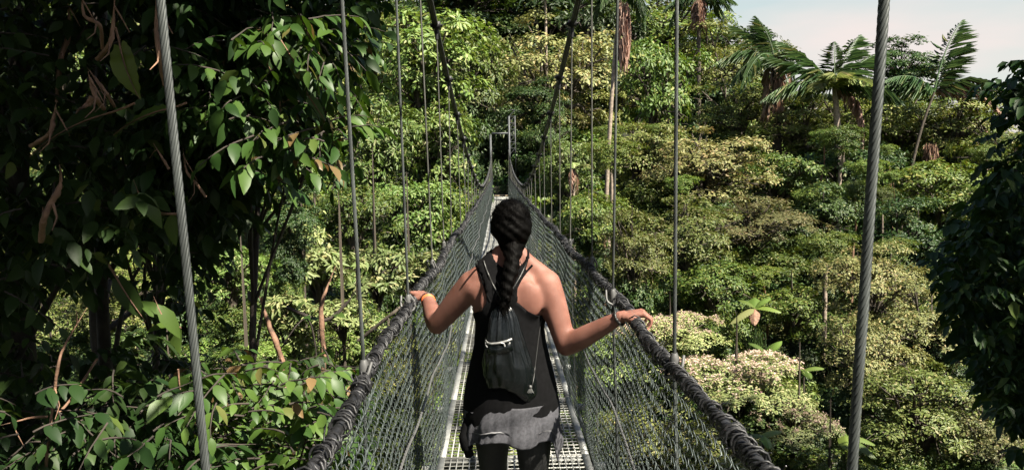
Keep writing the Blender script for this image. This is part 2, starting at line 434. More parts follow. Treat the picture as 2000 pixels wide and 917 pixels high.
# ---- feature trees: photo pixel of the crown's middle, distance, half width, half height, kind
FEAT = [
 (815, 150, 40, 135, 120, 'G', 'tall bright green broadleaf tree just left of the bridge cables, highest of the bright crowns'),
 (925, 150, 52, 80, 95, 'G', 'bright green tree touching the left main cable above the far tower'),
 (858, 285, 38, 88, 90, 'G', 'bright green leafy tree beside the left netting below the cable clamps'),
 (735, 300, 33, 90, 100, 'G', 'bright green tree between the two thin hanger cables left of the bridge'),
 (800, 420, 30, 95, 85, 'G', 'green tree with layered drooping leaves low beside the left handrail'),
 (690, 420, 24, 85, 80, 'B', 'mid green tree half in shade behind the second hanger cable on the left'),
 (1085, 150, 60, 135, 105, 'O', 'olive tan tree with a dense rounded crown right above the far tower'),
 (1040, 235, 57, 90, 60, 'O', 'smaller olive tree at the lower edge of the tan crown over the bridge end'),
 (900, 30, 75, 130, 70, 'D', 'dark green tree at the top of the view left of the bridge axis'),
 (1050, 25, 80, 140, 75, 'D', 'dark green tree along the top edge behind the tan crown'),
 (1180, 90, 66, 85, 90, 'D', 'dark tree behind the hanging dead palm fronds'),
 (1285, 170, 50, 90, 130, 'B', 'tall mid green tree right of the palm with hanging dead fronds'),
 (1290, 50, 70, 110, 70, 'B', 'mid green tree at the top edge right of the hanging dead fronds'),
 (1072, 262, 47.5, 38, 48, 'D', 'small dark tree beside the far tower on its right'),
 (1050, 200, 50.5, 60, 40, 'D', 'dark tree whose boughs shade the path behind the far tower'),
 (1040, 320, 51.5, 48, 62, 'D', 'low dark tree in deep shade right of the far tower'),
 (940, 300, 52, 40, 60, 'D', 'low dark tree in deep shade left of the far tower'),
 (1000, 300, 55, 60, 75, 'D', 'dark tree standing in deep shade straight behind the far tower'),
 (1105, 345, 36, 62, 70, 'G', 'bright green tree right of the bridge close to the end of the right netting'),
 (1150, 430, 30, 72, 70, 'B', 'green tree behind the thin cables right of the person\'s head'),
 (1255, 300, 42, 90, 65, 'Y', 'yellow green tree between the pale palm trunk and the long right hanger cable'),
 (1375, 325, 40, 125, 70, 'O', 'broad tan tinged tree right of the long vertical cable in the middle of the slope'),
 (1390, 130, 62, 95, 75, 'Y', 'yellow green tree on the ridge just left of the sky'),
 (1440, 215, 54, 95, 60, 'Y', 'yellow green tree under the left skyline palm'),
 (1460, 110, 72, 70, 50, 'B', 'small round tree on the skyline left of the first palm'),
 (1565, 255, 50, 85, 60, 'Y', 'yellow green tree between the two left skyline palms'),
 (1660, 235, 50, 95, 55, 'Y', 'light green tree with a wide crown under the middle skyline palm'),
 (1760, 130, 66, 75, 45, 'D', 'dark round tree on the skyline left of the right palm'),
 (1560, 192, 62, 75, 38, 'B', 'low tree closing the ridge between the first two skyline palms'),
 (1700, 198, 60, 80, 38, 'D', 'dark low tree on the ridge right of the large middle palm'),
 (1800, 200, 58, 70, 36, 'B', 'low tree on the ridge at the foot of the right palm'),
 (1900, 225, 55, 80, 40, 'D', 'dark low tree on the ridge under the brown drooping frond'),
 (1755, 235, 52, 90, 60, 'B', 'mid green tree behind the thick right cable near the ridge'),
 (1860, 245, 48, 100, 65, 'Y', 'olive green tree on the ridge below the brown palm frond'),
 (1960, 300, 44, 90, 90, 'B', 'green tree on the right ridge partly behind the dark near tree'),
 (1520, 350, 42, 85, 70, 'B', 'shaded green tree under the left skyline palm trunk'),
 (1660, 345, 42, 95, 70, 'D', 'dark shaded tree in the hollow left of the thick right cable'),
 (1850, 370, 38, 110, 80, 'B', 'green tree around the thin pale leaning palm trunk'),
 (1475, 440, 32, 115, 50, 'O', 'wide flat crowned pale tree in the middle of the slope', ),
 (1340, 460, 28, 105, 70, 'Y', 'yellow green tree behind the long right hanger cable at mid height'),
 (1235, 500, 25, 75, 80, 'Y', 'vine covered light green tree just right of the right handrail'),
 (1395, 560, 26, 90, 70, 'B', 'green tree above the flowering trees'),
 (1600, 440, 34, 80, 70, 'D', 'dark tree in the shaded middle of the slope left of the thick cable'),
 (1780, 470, 32, 80, 70, 'D', 'dark tree in shade right of the thick cable at mid height'),
 (1705, 560, 26, 95, 75, 'O', 'tan leaved tree behind the thick right cable'),
 (1820, 640, 24, 115, 85, 'O', 'large olive tan tree at the right between the cable and the dark near tree'),
 (1690, 700, 22, 85, 80, 'O', 'olive tree left of the thick cable low on the right'),
 (1790, 800, 20, 125, 95, 'Y', 'olive green tree low on the right beside the thick cable'),
 (1930, 850, 19, 90, 70, 'O', 'small olive tree in the lower right corner'),
 (1545, 600, 27, 75, 60, 'B', 'dark green tree between the fan leaved plants and the thick cable'),
 (1310, 650, 20, 100, 60, 'P', 'pale cream flowering tree beside the person\'s right hand'),
 (1440, 745, 18, 135, 75, 'P', 'pink flowering tree with the widest crown right of the handrail'),
 (1560, 830, 17, 90, 65, 'P', 'pink flowering tree at the bottom right of the wide pink crown'),
 (1400, 880, 16, 110, 60, 'Y', 'yellow green tree under the pink crowns at the bottom edge'),
 (1620, 920, 16, 90, 60, 'B', 'green tree at the bottom edge beside the thick right cable'),
 (1200, 720, 20, 90, 80, 'G', 'light green tree seen through the right netting'),
 (1260, 860, 16, 90, 80, 'Y', 'yellow green tree seen through the near right netting at the bottom'),
 (560, 330, 12, 70, 60, 'G', 'sunlit green tree glimpsed through the near leaves between the two near cables'),
 (470, 250, 13, 60, 50, 'B', 'green tree glimpsed high up just right of the nearest cable'),
 (450, 540, 11, 85, 60, 'G', 'sunlit tree glimpsed right of the nearest cable at mid height'),
 (210, 590, 12, 110, 70, 'Y', 'yellow green sunlit tree glimpsed through the large gap left of the nearest cable'),
 (90, 640, 13.5, 80, 80, 'Y', 'yellow green tree glimpsed through the gaps near the left edge'),
 (330, 770, 10.5, 90, 60, 'B', 'lit tree glimpsed low down just left of the nearest cable'),
 (480, 730, 10.5, 80, 55, 'G', 'sunlit tree glimpsed above the bottom left shrub'),
 (110, 850, 12, 120, 60, 'B', 'lit tree glimpsed behind the lower left corner leaves'),
 (120, 130, 14, 80, 90, 'B', 'tree glimpsed through the dark leaves in the upper left corner'),
 (620, 510, 14, 95, 75, 'L', 'pale lime tree with long leaves on bare branches left of the bridge'),
 (590, 455, 13, 70, 50, 'L', 'pale lime tree with drooping long leaves just above the open light green tree'),
 (670, 610, 11.5, 75, 50, 'L', 'small pale tree with long leaves above the forked stems'),
 (800, 540, 19, 70, 45, 'L', 'pale lime tree beyond the left hand'),
 (735, 520, 17, 85, 75, 'L', 'pale lime tree with long leaves next to the left handrail'),
 (560, 640, 12, 80, 70, 'L', 'light green open tree low left of the second hanger cable'),
 (700, 660, 14, 80, 60, 'G', 'green tree with a forked pale trunk left of the netting'),
 (760, 760, 16, 90, 90, 'Y', 'yellow green tree seen through the left netting'),
 (800, 880, 14, 110, 80, 'G', 'green tree at the bottom seen through the left netting'),
 (980, 880, 22, 160, 90, 'Y', 'yellow green tree straight below the bridge deck'),
]
for f in FEAT: 
    tree(*f[:6], f[6], name='flowering_tree' if f[5] == 'P' and 'flower' in f[6] else 'broadleaf_tree')

# ---- forest behind and between, drawn on a jittered grid of sight lines
rf = np.random.default_rng(3)
def depth_at(py): return np.interp(py, [-60, 0, 100, 200, 300, 400, 500, 600, 750, 917, 1000], [96, 92, 82, 70, 62, 52, 43, 36, 29, 24, 23])
def skyline(px): return np.interp(px, [0, 1350, 1400, 1500, 1620, 1700, 1760, 1900, 2000, 2200], [-90, -90, 80, 125, 150, 150, 140, 190, 215, 230])
nfill = 0
for gyp in range(-60, 1000, 88):
    for gxp in range(-80, 2120, 112):
        px = gxp + rf.uniform(-38, 38); py = gyp + rf.uniform(-30, 30)
        rx = rf.uniform(85, 115); rz = rf.uniform(65, 85)
        if py - rz < skyline(px) : continue
        d = depth_at(py) * rf.uniform(.92, 1.08)
        c = P(px, py, d)
        if abs(c.x) < rx * d / F + .6 and d < 49 and c.z + rz * d / F * 1.15 > -.3: d = 51 + rf.uniform(0, 4)
        if px < 500 and d < 60: d = max(11, d * .62)
        key = rf.choice(['B', 'D', 'Y', 'O', 'G'], p=[.34, .2, .18, .14, .14])
        if 920 < px < 1060 and 180 < py < 420: key = 'D'  # dark leaf colour stands in for the shaded forest interior
        side = 'left' if px < 980 else 'right'
        tree(px, py, d, rx, rz, key, 'forest tree in the dense mixed green canopy on the %s of the bridge' % side, 'canopy trees on the %s of the bridge' % side)
        nfill += 1
print('trees', len(FEAT), nfill)

# ---- undergrowth on the slopes
r = np.random.default_rng(11)
n = 12000
ux = r.uniform(-38, 55, n); uy = r.uniform(-6, 72, n)
keep = ~((np.abs(ux) < 1.3) & (uy > 44) & (uy < 52)) & ~((np.abs(ux) < 2.5) & (uy < 3)); ux, uy = ux[keep], uy[keep]; n = len(ux)
uz = ground(ux, uy)
k = 18
base = np.stack([ux, uy, uz], -1)
pp = np.repeat(base, k, 0) + r.normal(0, .32, (n * k, 3)) * np.array([1, 1, .5]) + np.array([0, 0, .35])
ax = unit(r.normal(0, 1, (n * k, 3)) * np.array([1, 1, .4]) + np.array([0, 0, -.1]))
L = r.uniform(.22, .55, n * k)
tag(obj('undergrowth', leaf_mesh('undergrowth', pp, ax, unit(r.normal(0, .4, (n * k, 3)) + np.array([0, 0, 1])), L, L * .5, M['mid'])),
    'low leafy undergrowth covering the slopes under the trees', 'undergrowth', kind='stuff')

# ------------------------------------------------------------------ palms
def frond_mesh(name, length, mat, n=26, droop=.9, width=.5, seed=0, fold=.5, lw=.05):
    """pinnate frond along +X from the origin, arching up then down"""
    r = np.random.default_rng(seed)
    t = np.linspace(0, 1, n + 2)
    x = length * (t - .15 * t * t * droop); z = length * (.28 * t - .62 * droop * t * t)
    rach = np.stack([x, 0 * x, z], -1)
    T = unit(np.gradient(rach, axis=0))
    pos = []; ax = []; nr = []; Ls = []
    for i in range(2, n + 1):
        for sd in (-1, 1):
            u = t[i]
            ll = width * length * math.sin(PI * min(1, .12 + .9 * u)) ** .7 * r.uniform(.85, 1.1)
            upv = np.cross(T[i], [0, 1, 0]); upv = upv / np.linalg.norm(upv) * (-1 if upv[2] > 0 else -1)
            dirv = T[i] * (.35 + .8 * u) + np.array([0, sd, 0]) * 1.0 + np.array([0, 0, -fold * r.uniform(.3, 1.9)]) + r.normal(0, .09, 3)
            pos.append(rach[i]); ax.append(dirv); nr.append(np.array([0, sd * .5, 1.0]) + r.normal(0, .2, 3)); Ls.append(max(.05, ll))
    Ls = np.array(Ls)
    return leaf_mesh(name, np.array(pos), np.array(ax), np.array(nr), Ls, length * lw, M[mat]), rach

FR = {}
for q, (mat, dr, wd, fo, lw) in {'up': ('palm', .45, .34, .45, .020), 'mid': ('palm', 1.0, .36, .7, .021), 'droop': ('palm', 1.7, .34, .9, .021),
        'dead': ('deadfrond', 1.9, .22, 1.4, .04), 'fan': ('pale', .9, .42, .15, .075)}.items():
    FR[q] = [frond_mesh('frond', 1.0, mat, 38, dr, wd, i, fo, lw)[0] for i in range(2)]
mbr = MB(); 
RACH = {}
for q, dr in (('up', .45), ('mid', 1.0), ('droop', 1.7), ('dead', 1.9), ('fan', .9)):
    t = np.linspace(0, 1, 12); mb = MB()
    mb.tube(np.stack([t - .15 * t * t * dr, 0 * t, .28 * t - .62 * dr * t * t], -1), np.linspace(.012, .003, 12), 5)
    RACH[q] = mb.mesh('rachis', M['liana'] if q == 'dead' else M['palm'])

def palm(px, py, d, flen, specs, label, trunk_r=.13, lean=(0, 0), bark='barkpale', skirt=0, fruit=None, name='palm_tree'):
    """specs: (kind, azimuth degrees, elevation degrees, size); py,px is where the fronds leave the trunk"""
    c = P(px, py, d); bx, by = c.x + lean[0], c.y + lean[1]
    g = float(ground(bx, by)); root = thing(name, label, 'palm tree', (bx, by, g - .1))
    top = np.array([c.x - bx, c.y - by, c.z - g + .1])
    mb = MB(); p = smooth_pts([(0, 0, 0), (top[0] * .15, top[1] * .15, top[2] * .4), (top[0] * .55, top[1] * .55, top[2] * .75), top], 8)
    mb.tube(p, np.linspace(trunk_r * 1.25, trunk_r * .75, len(p)), 9)
    obj('trunk', mb.mesh('trunk', M[bark]), root)
    for i, (k, az, el, s) in enumerate(specs):
        for nm, me in (('frond', FR[k][i % 2]),):
            o = obj(nm, me, root, tuple(top)); o.rotation_euler = (0, -R(el), R(az)); o.scale = (flen * s,) * 3
            ra = obj('rachis', RACH[k], o)
    if skirt:
        rr = np.random.default_rng(5); n = 420
        h = rr.uniform(0, 1, n)
        a = rr.uniform(0, 2 * PI, n)
        pos = np.stack([np.cos(a) * trunk_r * 1.3, np.sin(a) * trunk_r * 1.3, top[2] - .1 - h * skirt], -1) + np.array([top[0], top[1], 0]) * (1 - .15 * h[:, None])
        ax = np.stack([np.cos(a) * .45, np.sin(a) * .45, -np.ones(n)], -1) + rr.normal(0, .15, (n, 3))
        obj('dead_frond_skirt', leaf_mesh('dead_frond_skirt', pos, ax, np.stack([np.cos(a), np.sin(a), 0 * a + .3], -1), rr.uniform(.4, 1.0, n) * flen * .3, .07, M['deadfrond']), root)
    if fruit:
        rr = np.random.default_rng(6); n = 260
        pos = np.array(fruit) - np.array([bx, by, g - .1]) + rr.normal(0, .12, (n, 3)) * np.array([1, 1, .6])
        obj('hanging_spathe', leaf_mesh('hanging_spathe', pos, rr.normal(0, .18, (n, 3)) + np.array([0, 0, -1]), rand_dirs(rr, n), rr.uniform(.5, 1.0, n), .1, M['liana']), root)
    return root

palm(1512, 112, 50, 4.2, [('up', 100, 50, .9), ('up', 140, 38, .95), ('mid', 170, 15, 1.0), ('mid', 190, -10, .9), ('droop', 215, 10, .9), ('mid', 0, 10, .55), ('droop', 20, -5, .6), ('fan', 300, 10, .55), ('mid', 80, 20, .9), ('dead', 330, -20, .6), ('up', 125, 62, .8)],
     'leftmost skyline palm, its dark trunk wrapped in dead fronds', .24, (.3, 0), 'barkdark', skirt=3.4)
palm(1630, 172, 46, 4.7, [('up', 150, 42, 1.0), ('up', 165, 25, 1.05), ('mid', 178, 12, 1.0), ('up', 40, 48, 1.0), ('up', 20, 30, 1.0), ('mid', 5, 8, .95), ('fan', 250, 25, .62), ('fan', 290, 15, .62), ('fan', 215, 10, .55), ('mid', 340, 5, .9), ('mid', 95, 40, .9), ('dead', 0, -18, .85), ('up', 70, 60, .75)],
     'large middle skyline palm with broad fronds and a pale fan of young leaves', .2, (.4, 0), 'barkpale')
palm(1825, 180, 46, 5.0, [('up', 28, 60, 1.05), ('up', 15, 50, .8), ('mid', 170, 20, .9), ('mid', 195, 30, .8), ('droop', 160, 25, .8), ('dead', 0, 28, .85), ('dead', 12, 18, .8), ('mid', 5, 22, .95)],
     'right skyline palm with a tall upright frond, brown drooping fronds and leaning trunk', .085, (-1.5, 0), 'bark', fruit=tuple(P(1818, 285, 45.8)))
palm(1213, -22, 38, 2.6, [('mid', 0, 5, .9), ('mid', 180, 5, .9), ('droop', 140, 0, .9), ('droop', 40, 0, .9), ('droop', 230, 10, .8), ('droop', 310, 0, .8), ('up', 90, 40, 1)],
     'palm at the top edge with a hanging bunch of dead pinkish fronds', .10, (-.9, 0), 'barkpale', fruit=None)
# the bunch of dead fronds that hangs from the last palm
dead = [o for o in sc.collection.objects if o.get('label', '').startswith('palm at the top edge with')][0]
mbp = np.random.default_rng(8); n = 340; h = mbp.uniform(0, 1, n); a = mbp.uniform(0, 2 * PI, n)
tp = np.array(P(1218, 0, 37.6)) - np.array(dead.location)
pos = tp + np.stack([np.cos(a) * .22 * np.sin(PI * (.15 + .8 * h)), np.sin(a) * .22, -h * 2.7], -1)
obj('dead_frond_bunch', leaf_mesh('dead_frond_bunch', pos, np.stack([np.cos(a) * .25, np.sin(a) * .25, -np.ones(n)], -1), np.stack([np.cos(a), np.sin(a), .2 + 0 * a], -1), mbp.uniform(.4, .8, n), .085, M['deadfrond']), dead)
palm(1365, -5, 60, 3.6, [('mid', 0, 10, .9), ('mid', 180, 0, .9), ('mid', 200, 5, .8), ('mid', 340, -5, .85), ('droop', 30, 10, .9), ('droop', 150, 0, .9), ('dead', 260, -20, .5)],
     'palm at the top edge beside the sky with a brown trunk stub', .16, (0, 0), 'bark', skirt=1.6)
palm(1065, -30, 58, 2.6, [('droop', 0, 5, 1), ('droop', 180, 5, 1), ('droop', 240, 0, .9), ('droop', 300, 0, .9)], 'palm whose drooping frond tips hang from the top edge over the tan crown', .1)
palm(1120, 330, 34, 1.2, [('dead', 250, -20, .9), ('dead', 290, -30, 1), ('dead', 200, -40, .9), ('fan', 90, 30, .8), ('fan', 330, 20, .8)], 'small palm with a beard of withered fronds right of the far netting', .07, name='palm_tree')

def fan_plant(px, py, d, s, specs, label, mats=('pale',)):
    s = s * .62
    """young broad leaved palm: undivided pleated leaves on long stalks"""
    c = P(px, py, d); g = float(ground(c.x, c.y)); root = thing('broad_leaved_plant', label, 'plant', (c.x, c.y, g - .05))
    top = np.array([0, 0, c.z - g + .05])
    specs = [(a, e, L, {'pale': 'mid', 'yellow': 'mid'}.get(m, m)) for a, e, L, m in specs]
    mb = MB(); mb.tube(smooth_pts([(0, 0, 0), (.1, .05, top[2] * .5), top - np.array([0, 0, .1])], 6), .025, 7); obj('stem', mb.mesh('stem', M['bark']), root)
    for i, (az, el, L, mt) in enumerate(specs):
        mb = MB(); k = 49
        t = np.linspace(0, 1, k)
        az_, el_ = R(az), R(el)
        dx = np.array([math.cos(az_), math.sin(az_), 0])
        st = top + dx * .25 * s; ln = L * s
        cen = top + dx[None] * (ln * t * math.cos(el_))[:, None] + np.array([0, 0, 1.0])[None] * (ln * (t * math.sin(el_) - .45 * t * t))[:, None]
        sd = np.array([-dx[1], dx[0], 0]); m = 5
        wv = .24 * ln * np.sin(PI * np.clip(.06 + .92 * t, 0, 1)) ** .6 * (1 - .16 * ((np.arange(k) % 4) / 3.0))
        V = []
        for q in range(k):
            for u in np.linspace(-1, 1, 2 * m + 1):
                pl = .03 * ln * (abs((abs(u) * 4 + q * .5) % 1 - .5))
                V.append(cen[q] + sd * u * wv[q] + np.array([0, 0, -abs(u) ** 1.3 * wv[q] * .45 - pl]) - dx * abs(u) * .05 * ln)
        nn = 2 * m + 1
        Fc = [(q * nn + j, q * nn + j + 1, (q + 1) * nn + j + 1, (q + 1) * nn + j) for q in range(k - 1) for j in range(nn - 1)]
        obj('leaf_blade', np_mesh('leaf_blade', V, Fc, mat=M[mt]), root)
    lo = obj('lower_leaves', VAR['D'][0][0], root, (0, 0, top[2] * .55)); lo.scale = (s * .7, s * .7, top[2] * .4)
    return root
fan_plant(1475, 600, 24, 1.35, [(75, 45, 1.0, 'mid'), (330, 20, 1.0, 'pale'), (10, 50, 1.0, 'yellow'), (200, 0, 1.1, 'olive'), (250, -10, .8, 'liana'), (150, 45, .9, 'mid')], 'fan leaved young palm with one brown dead leaf on the mid slope')
fan_plant(1500, 690, 21, 1.1, [(20, 55, 1.2, 'yellow'), (160, 50, 1.2, 'yellow'), (280, 20, .9, 'mid'), (200, 25, 1.0, 'yellow')], 'pleated yellow green plant just above the pink flowering crown')
fan_plant(1570, 722, 20, 1.0, [(0, 30, 1.0, 'yellow'), (185, 35, 1.0, 'yellow'), (270, 15, .8, 'yellow')], 'broad leaf plant at the right end of the pink crown')
fan_plant(1650, 850, 16, 1.1, [(250, 20, 1.0, 'yellow'), (310, 0, 1.0, 'pale'), (120, 40, 1.0, 'yellow'), (350, 10, .9, 'yellow')], 'broad leaf plant left of the thick cable near the bottom edge')
fan_plant(1490, 850, 14.5, .8, [(20, 30, 1.0, 'yellow'), (170, 20, .9, 'yellow'), (270, 10, .8, 'yellow')], 'single broad leafed plant among the pink blossom at the bottom')

# bare pale trunks that show against the shade
def pole_tree(px0, py0, px1, py1, d, rad, label, mat='barkpale'):
    a = P(px0, py0, d); b = P(px1, py1, d + .5); g = float(ground(b.x, b.y))
    root = thing('slender_tree', label, 'tree', (b.x, b.y, g - .1))
    mb = MB(); o = np.array(root.location)
    p = smooth_pts([np.array([b.x, b.y, g - .1]) - o, np.array(b) - o, (np.array(a) + np.array(b)) / 2 + np.array([.1, 0, 0]) - o, np.array(a) - o], 6)
    mb.tube(p, np.linspace(rad * 1.2, rad * .6, len(p)), 7); obj('trunk', mb.mesh('trunk', M[mat]), root)
    cm = VAR['B'][0][0]
    c = obj('crown', cm, root, tuple(np.array(a) - o)); s = rad * 14; c.scale = (s, s, s * .8)
    return root
for a in [(1695, 330, 1700, 470, 34, .07, 'slender pale tree trunk in the dark hollow under the middle skyline palm'),
          (1192, 300, 1188, 480, 32, .09, 'pale slender trunk behind the thin cables right of the head'),
          (1615, 480, 1612, 540, 28, .08, 'short mottled trunk in shade left of the thick cable'),
          (1645, 270, 1640, 350, 40, .1, 'reddish bare trunk below the large middle palm')]: pole_tree(*a)
rq = np.random.default_rng(19)
for i in range(22):
    x = rq.uniform(1150, 1980); y = rq.uniform(230, 560); ln = rq.uniform(90, 200)
    d = float(np.interp(y, [200, 600], [44, 24]))
    o = pole_tree(x + rq.uniform(-14, 14), y, x, y + ln, d, rq.uniform(.035, .075), 'one of the thin pale trunks scattered in the shade of the right slope', 'barkpale' if i % 3 else 'liana')
    o['group'] = 'thin pale trunks on the right slope'

# ------------------------------------------------------------------ near foliage on the left, in shade
def sprig_points(r, centers, m=(5, 10), spread=.1, droop=.5, toward=None):
    """leaves set alternately along short hanging twigs; returns leaf arrays and twig lines"""
    pos = []; ax = []; nr = []; tw = []
    for c in centers:
        a = r.uniform(0, 2 * PI); d0 = unit(np.array([math.cos(a), math.sin(a), r.uniform(-.5, .5)]))
        ln = r.uniform(.14, .30) * (2 if m[0] > 6 else 1); k = r.integers(*m)
        p = [np.array(c, float)]; dv = d0.copy()
        for i in range(k):
            dv = unit(dv + np.array([0, 0, -droop * .12]) + r.normal(0, .08, 3)); p.append(p[-1] + dv * ln / k)
        tw.append(p)
        sd = unit(np.cross(dv, [0, 0, 1.0]))
        for i in range(1, k + 1):
            s_ = sd * (1 if i % 2 else -1)
            if i == k: s_ = s_ * .1
            pos.append(p[i]); ax.append(unit(s_ + dv * .75 + np.array([0, 0, -.45 * r.uniform(.2, 1.7)])))
            nr.append(unit(np.array([0, 0, 1.0]) + s_ * .2 + r.normal(0, .38, 3)))
    return np.array(pos), np.array(ax), np.array(nr), tw

HOLES = [(80, 620, 60, 50), (300, 500, 40, 50), (480, 470, 50, 60), (450, 240, 30, 40), (60, 330, 30, 40), (330, 650, 45, 45), (130, 760, 50, 40), (480, 800, 60, 40), (270, 330, 28, 30), (40, 850, 50, 50), (640, 200, 40, 60), (215, 590, 95, 95), (150, 640, 60, 40), (400, 740, 50, 40), (560, 620, 60, 60), (640, 560, 60, 80), (600, 440, 60, 35), (350, 850, 60, 30), (520, 320, 60, 50), (150, 130, 40, 60), (420, 640, 35, 50), (660, 350, 40, 60), (240, 880, 70, 30)]
def left_density(px, py):
    # dense to the left, ending along a ragged line on the right
    edge = np.interp(py, [-50, 0, 100, 190, 260, 400, 520, 700, 800, 950], [800, 775, 735, 690, 620, 470, 390, 380, 420, 520])
    v = np.clip((edge - px) / 90, 0, 1)
    for hx, hy, hr, hq in HOLES:
        v = v * np.clip((np.hypot((px - hx) / hr, (py - hy) / hq) / 1.35 - .6) / .45, .01, 1)
    return v

def near_tree(label, box, dr, count, leaf, mat, seed, trunk_px=None, d_trunk=5, wr=.5, holes=True, bark='barkdark', trunk_r=.12, name='broadleaf_tree', droop=.6, cat='tree', dens=None, extra=None, tmpl=LEAFD):
    r = np.random.default_rng(seed); cs = []
    while len(cs) < count:
        px, py = r.uniform(box[0], box[2]), r.uniform(box[1], box[3])
        q = (dens or left_density)(px, py) if holes else 1
        if r.random() > q: continue
        d = r.uniform(*dr); p = P(px, py, d)
        if p.x > -.75 and p.x < .95: continue
        cs.append(np.array(p))
    cs = np.array(cs)
    pos, ax, nr, tw = sprig_points(r, cs, droop=droop)
    cc = cs.mean(0)
    bx, by = (cc[0], cc[1]) if trunk_px is None else tuple(P(trunk_px, 458, d_trunk))[:2]
    g = float(ground(bx, by)); root = thing(name, label, cat, (bx, by, g - .1)); o = np.array(root.location)
    L = leaf * r.uniform(.5, 1.35, len(pos))
    if extra is not None:
        e = np.array(extra); n_e = len(e)
    obj('foliage', leaf_mesh('foliage', pos - o, ax, nr, L, L * wr, M[mat], tmpl), root)
    mb = MB()
    ztop = cs[:, 2].max() - .3
    if name == 'shrub': ztop = cs[:, 2].mean()
    p = smooth_pts([(0, 0, 0), (.15, .1, (ztop - g) * .4), (-.1, 0, (ztop - g) * .75), (.05, .1, ztop - g)], 6)
    mb.tube(p, np.linspace(trunk_r * 1.2, trunk_r * .4, len(p)), 9)
    obj('trunk', mb.mesh('trunk', M[bark]), root)
    mb = MB()
    step = max(1, len(tw) // 260)
    for t_ in tw[::step]: mb.tube(np.array(t_) - o, np.linspace(.005, .002, len(t_)), 4, cap=False)
    tag(obj('twigs', mb.mesh('twigs', M['barkdark']), root), kind='stuff'); mb = MB()
    pick = r.choice(len(cs), min(9, len(cs)), replace=False)
    for i in pick:
        e = cs[i] - o; z0 = min(max(.4, e[2] - r.uniform(.3, 1.4)), ztop - g)
        k = np.interp(z0, p[:, 2], np.arange(len(p))); s0 = p[int(k)]
        mid = (s0 + e) / 2 + r.normal(0, .18, 3) + np.array([0, 0, .25])
        q = smooth_pts([s0, mid, e], 6); mb.tube(q, np.linspace(trunk_r * .28, .005, len(q)), 6, cap=False)
    obj('branches', mb.mesh('branches', M['barkdark']), root)
    return root

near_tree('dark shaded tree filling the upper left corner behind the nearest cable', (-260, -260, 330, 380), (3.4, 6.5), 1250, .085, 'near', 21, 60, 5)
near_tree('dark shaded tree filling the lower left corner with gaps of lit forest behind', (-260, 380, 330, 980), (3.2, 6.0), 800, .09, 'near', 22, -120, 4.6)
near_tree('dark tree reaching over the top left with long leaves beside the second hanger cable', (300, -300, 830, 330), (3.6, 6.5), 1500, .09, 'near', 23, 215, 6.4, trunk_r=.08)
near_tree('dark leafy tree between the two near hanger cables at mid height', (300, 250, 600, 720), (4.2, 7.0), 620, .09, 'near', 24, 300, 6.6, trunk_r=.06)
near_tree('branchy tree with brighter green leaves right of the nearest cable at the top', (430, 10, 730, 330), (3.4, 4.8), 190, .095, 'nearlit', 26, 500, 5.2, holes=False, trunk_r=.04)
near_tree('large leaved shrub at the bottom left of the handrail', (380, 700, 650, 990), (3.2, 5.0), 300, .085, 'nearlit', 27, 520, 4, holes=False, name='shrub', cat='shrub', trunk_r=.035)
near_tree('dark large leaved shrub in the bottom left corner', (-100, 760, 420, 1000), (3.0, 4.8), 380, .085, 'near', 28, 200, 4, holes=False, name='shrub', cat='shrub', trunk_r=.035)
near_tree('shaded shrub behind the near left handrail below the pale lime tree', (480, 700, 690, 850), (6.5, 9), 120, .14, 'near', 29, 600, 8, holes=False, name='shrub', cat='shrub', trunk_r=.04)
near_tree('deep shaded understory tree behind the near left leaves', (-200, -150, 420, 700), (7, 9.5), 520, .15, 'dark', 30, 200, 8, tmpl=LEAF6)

# unseen canopy added above the frame and shaped to keep the left side shaded
def canopy(label, lo, hi, count, leaf, seed, trunk, tr, wr=.5, cut=None):
    r = np.random.default_rng(seed)
    cs = r.uniform(lo, hi, (count, 3))
    if cut: cs = cs[cut(cs)]
    pos, ax, nr, tw = sprig_points(r, cs, m=(8, 14))
    g = float(ground(*trunk)); root = thing('broadleaf_tree', label, 'tree', (trunk[0], trunk[1], g - .1)); o = np.array(root.location)
    L = leaf * r.uniform(.6, 1.3, len(pos))
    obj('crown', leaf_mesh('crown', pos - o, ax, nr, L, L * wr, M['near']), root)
    mb = MB(); top = (lo[2] + hi[2]) / 2 - g
    p = smooth_pts([(0, 0, 0), (.3, .2, top * .4), (.1, -.2, top * .75), (.3, 0, top)], 6); mb.tube(p, np.linspace(tr * 1.3, tr * .6, len(p)), 10)
    obj('trunk', mb.mesh('trunk', M['barkdark']), root)
    mb = MB()
    for i in r.choice(len(cs), 30, replace=False):
        e = cs[i] - o; q = smooth_pts([p[-8], (p[-8] + e) / 2 + np.array([0, 0, .5]), e], 6); mb.tube(q, np.linspace(tr * .4, .02, len(q)), 6, cap=False)
    obj('limbs', mb.mesh('limbs', M['barkdark']), root)
canopy('big dark tree trunk at the far left with an unseen crown added to shade the left side', (-10, -8, 5.0), (5.2, 7.3, 11), 5200, .34, 31, (-4.6, 4.6), .34,
       cut=lambda c: (c[:, 0] < -1.95 + (c[:, 2] - 1.3) * .62) & (c[:, 2] > 1.78 + (c[:, 1]) * .30 + .6) & (c[:, 1] < 7.2 - .55 * (c[:, 2] - 5)))

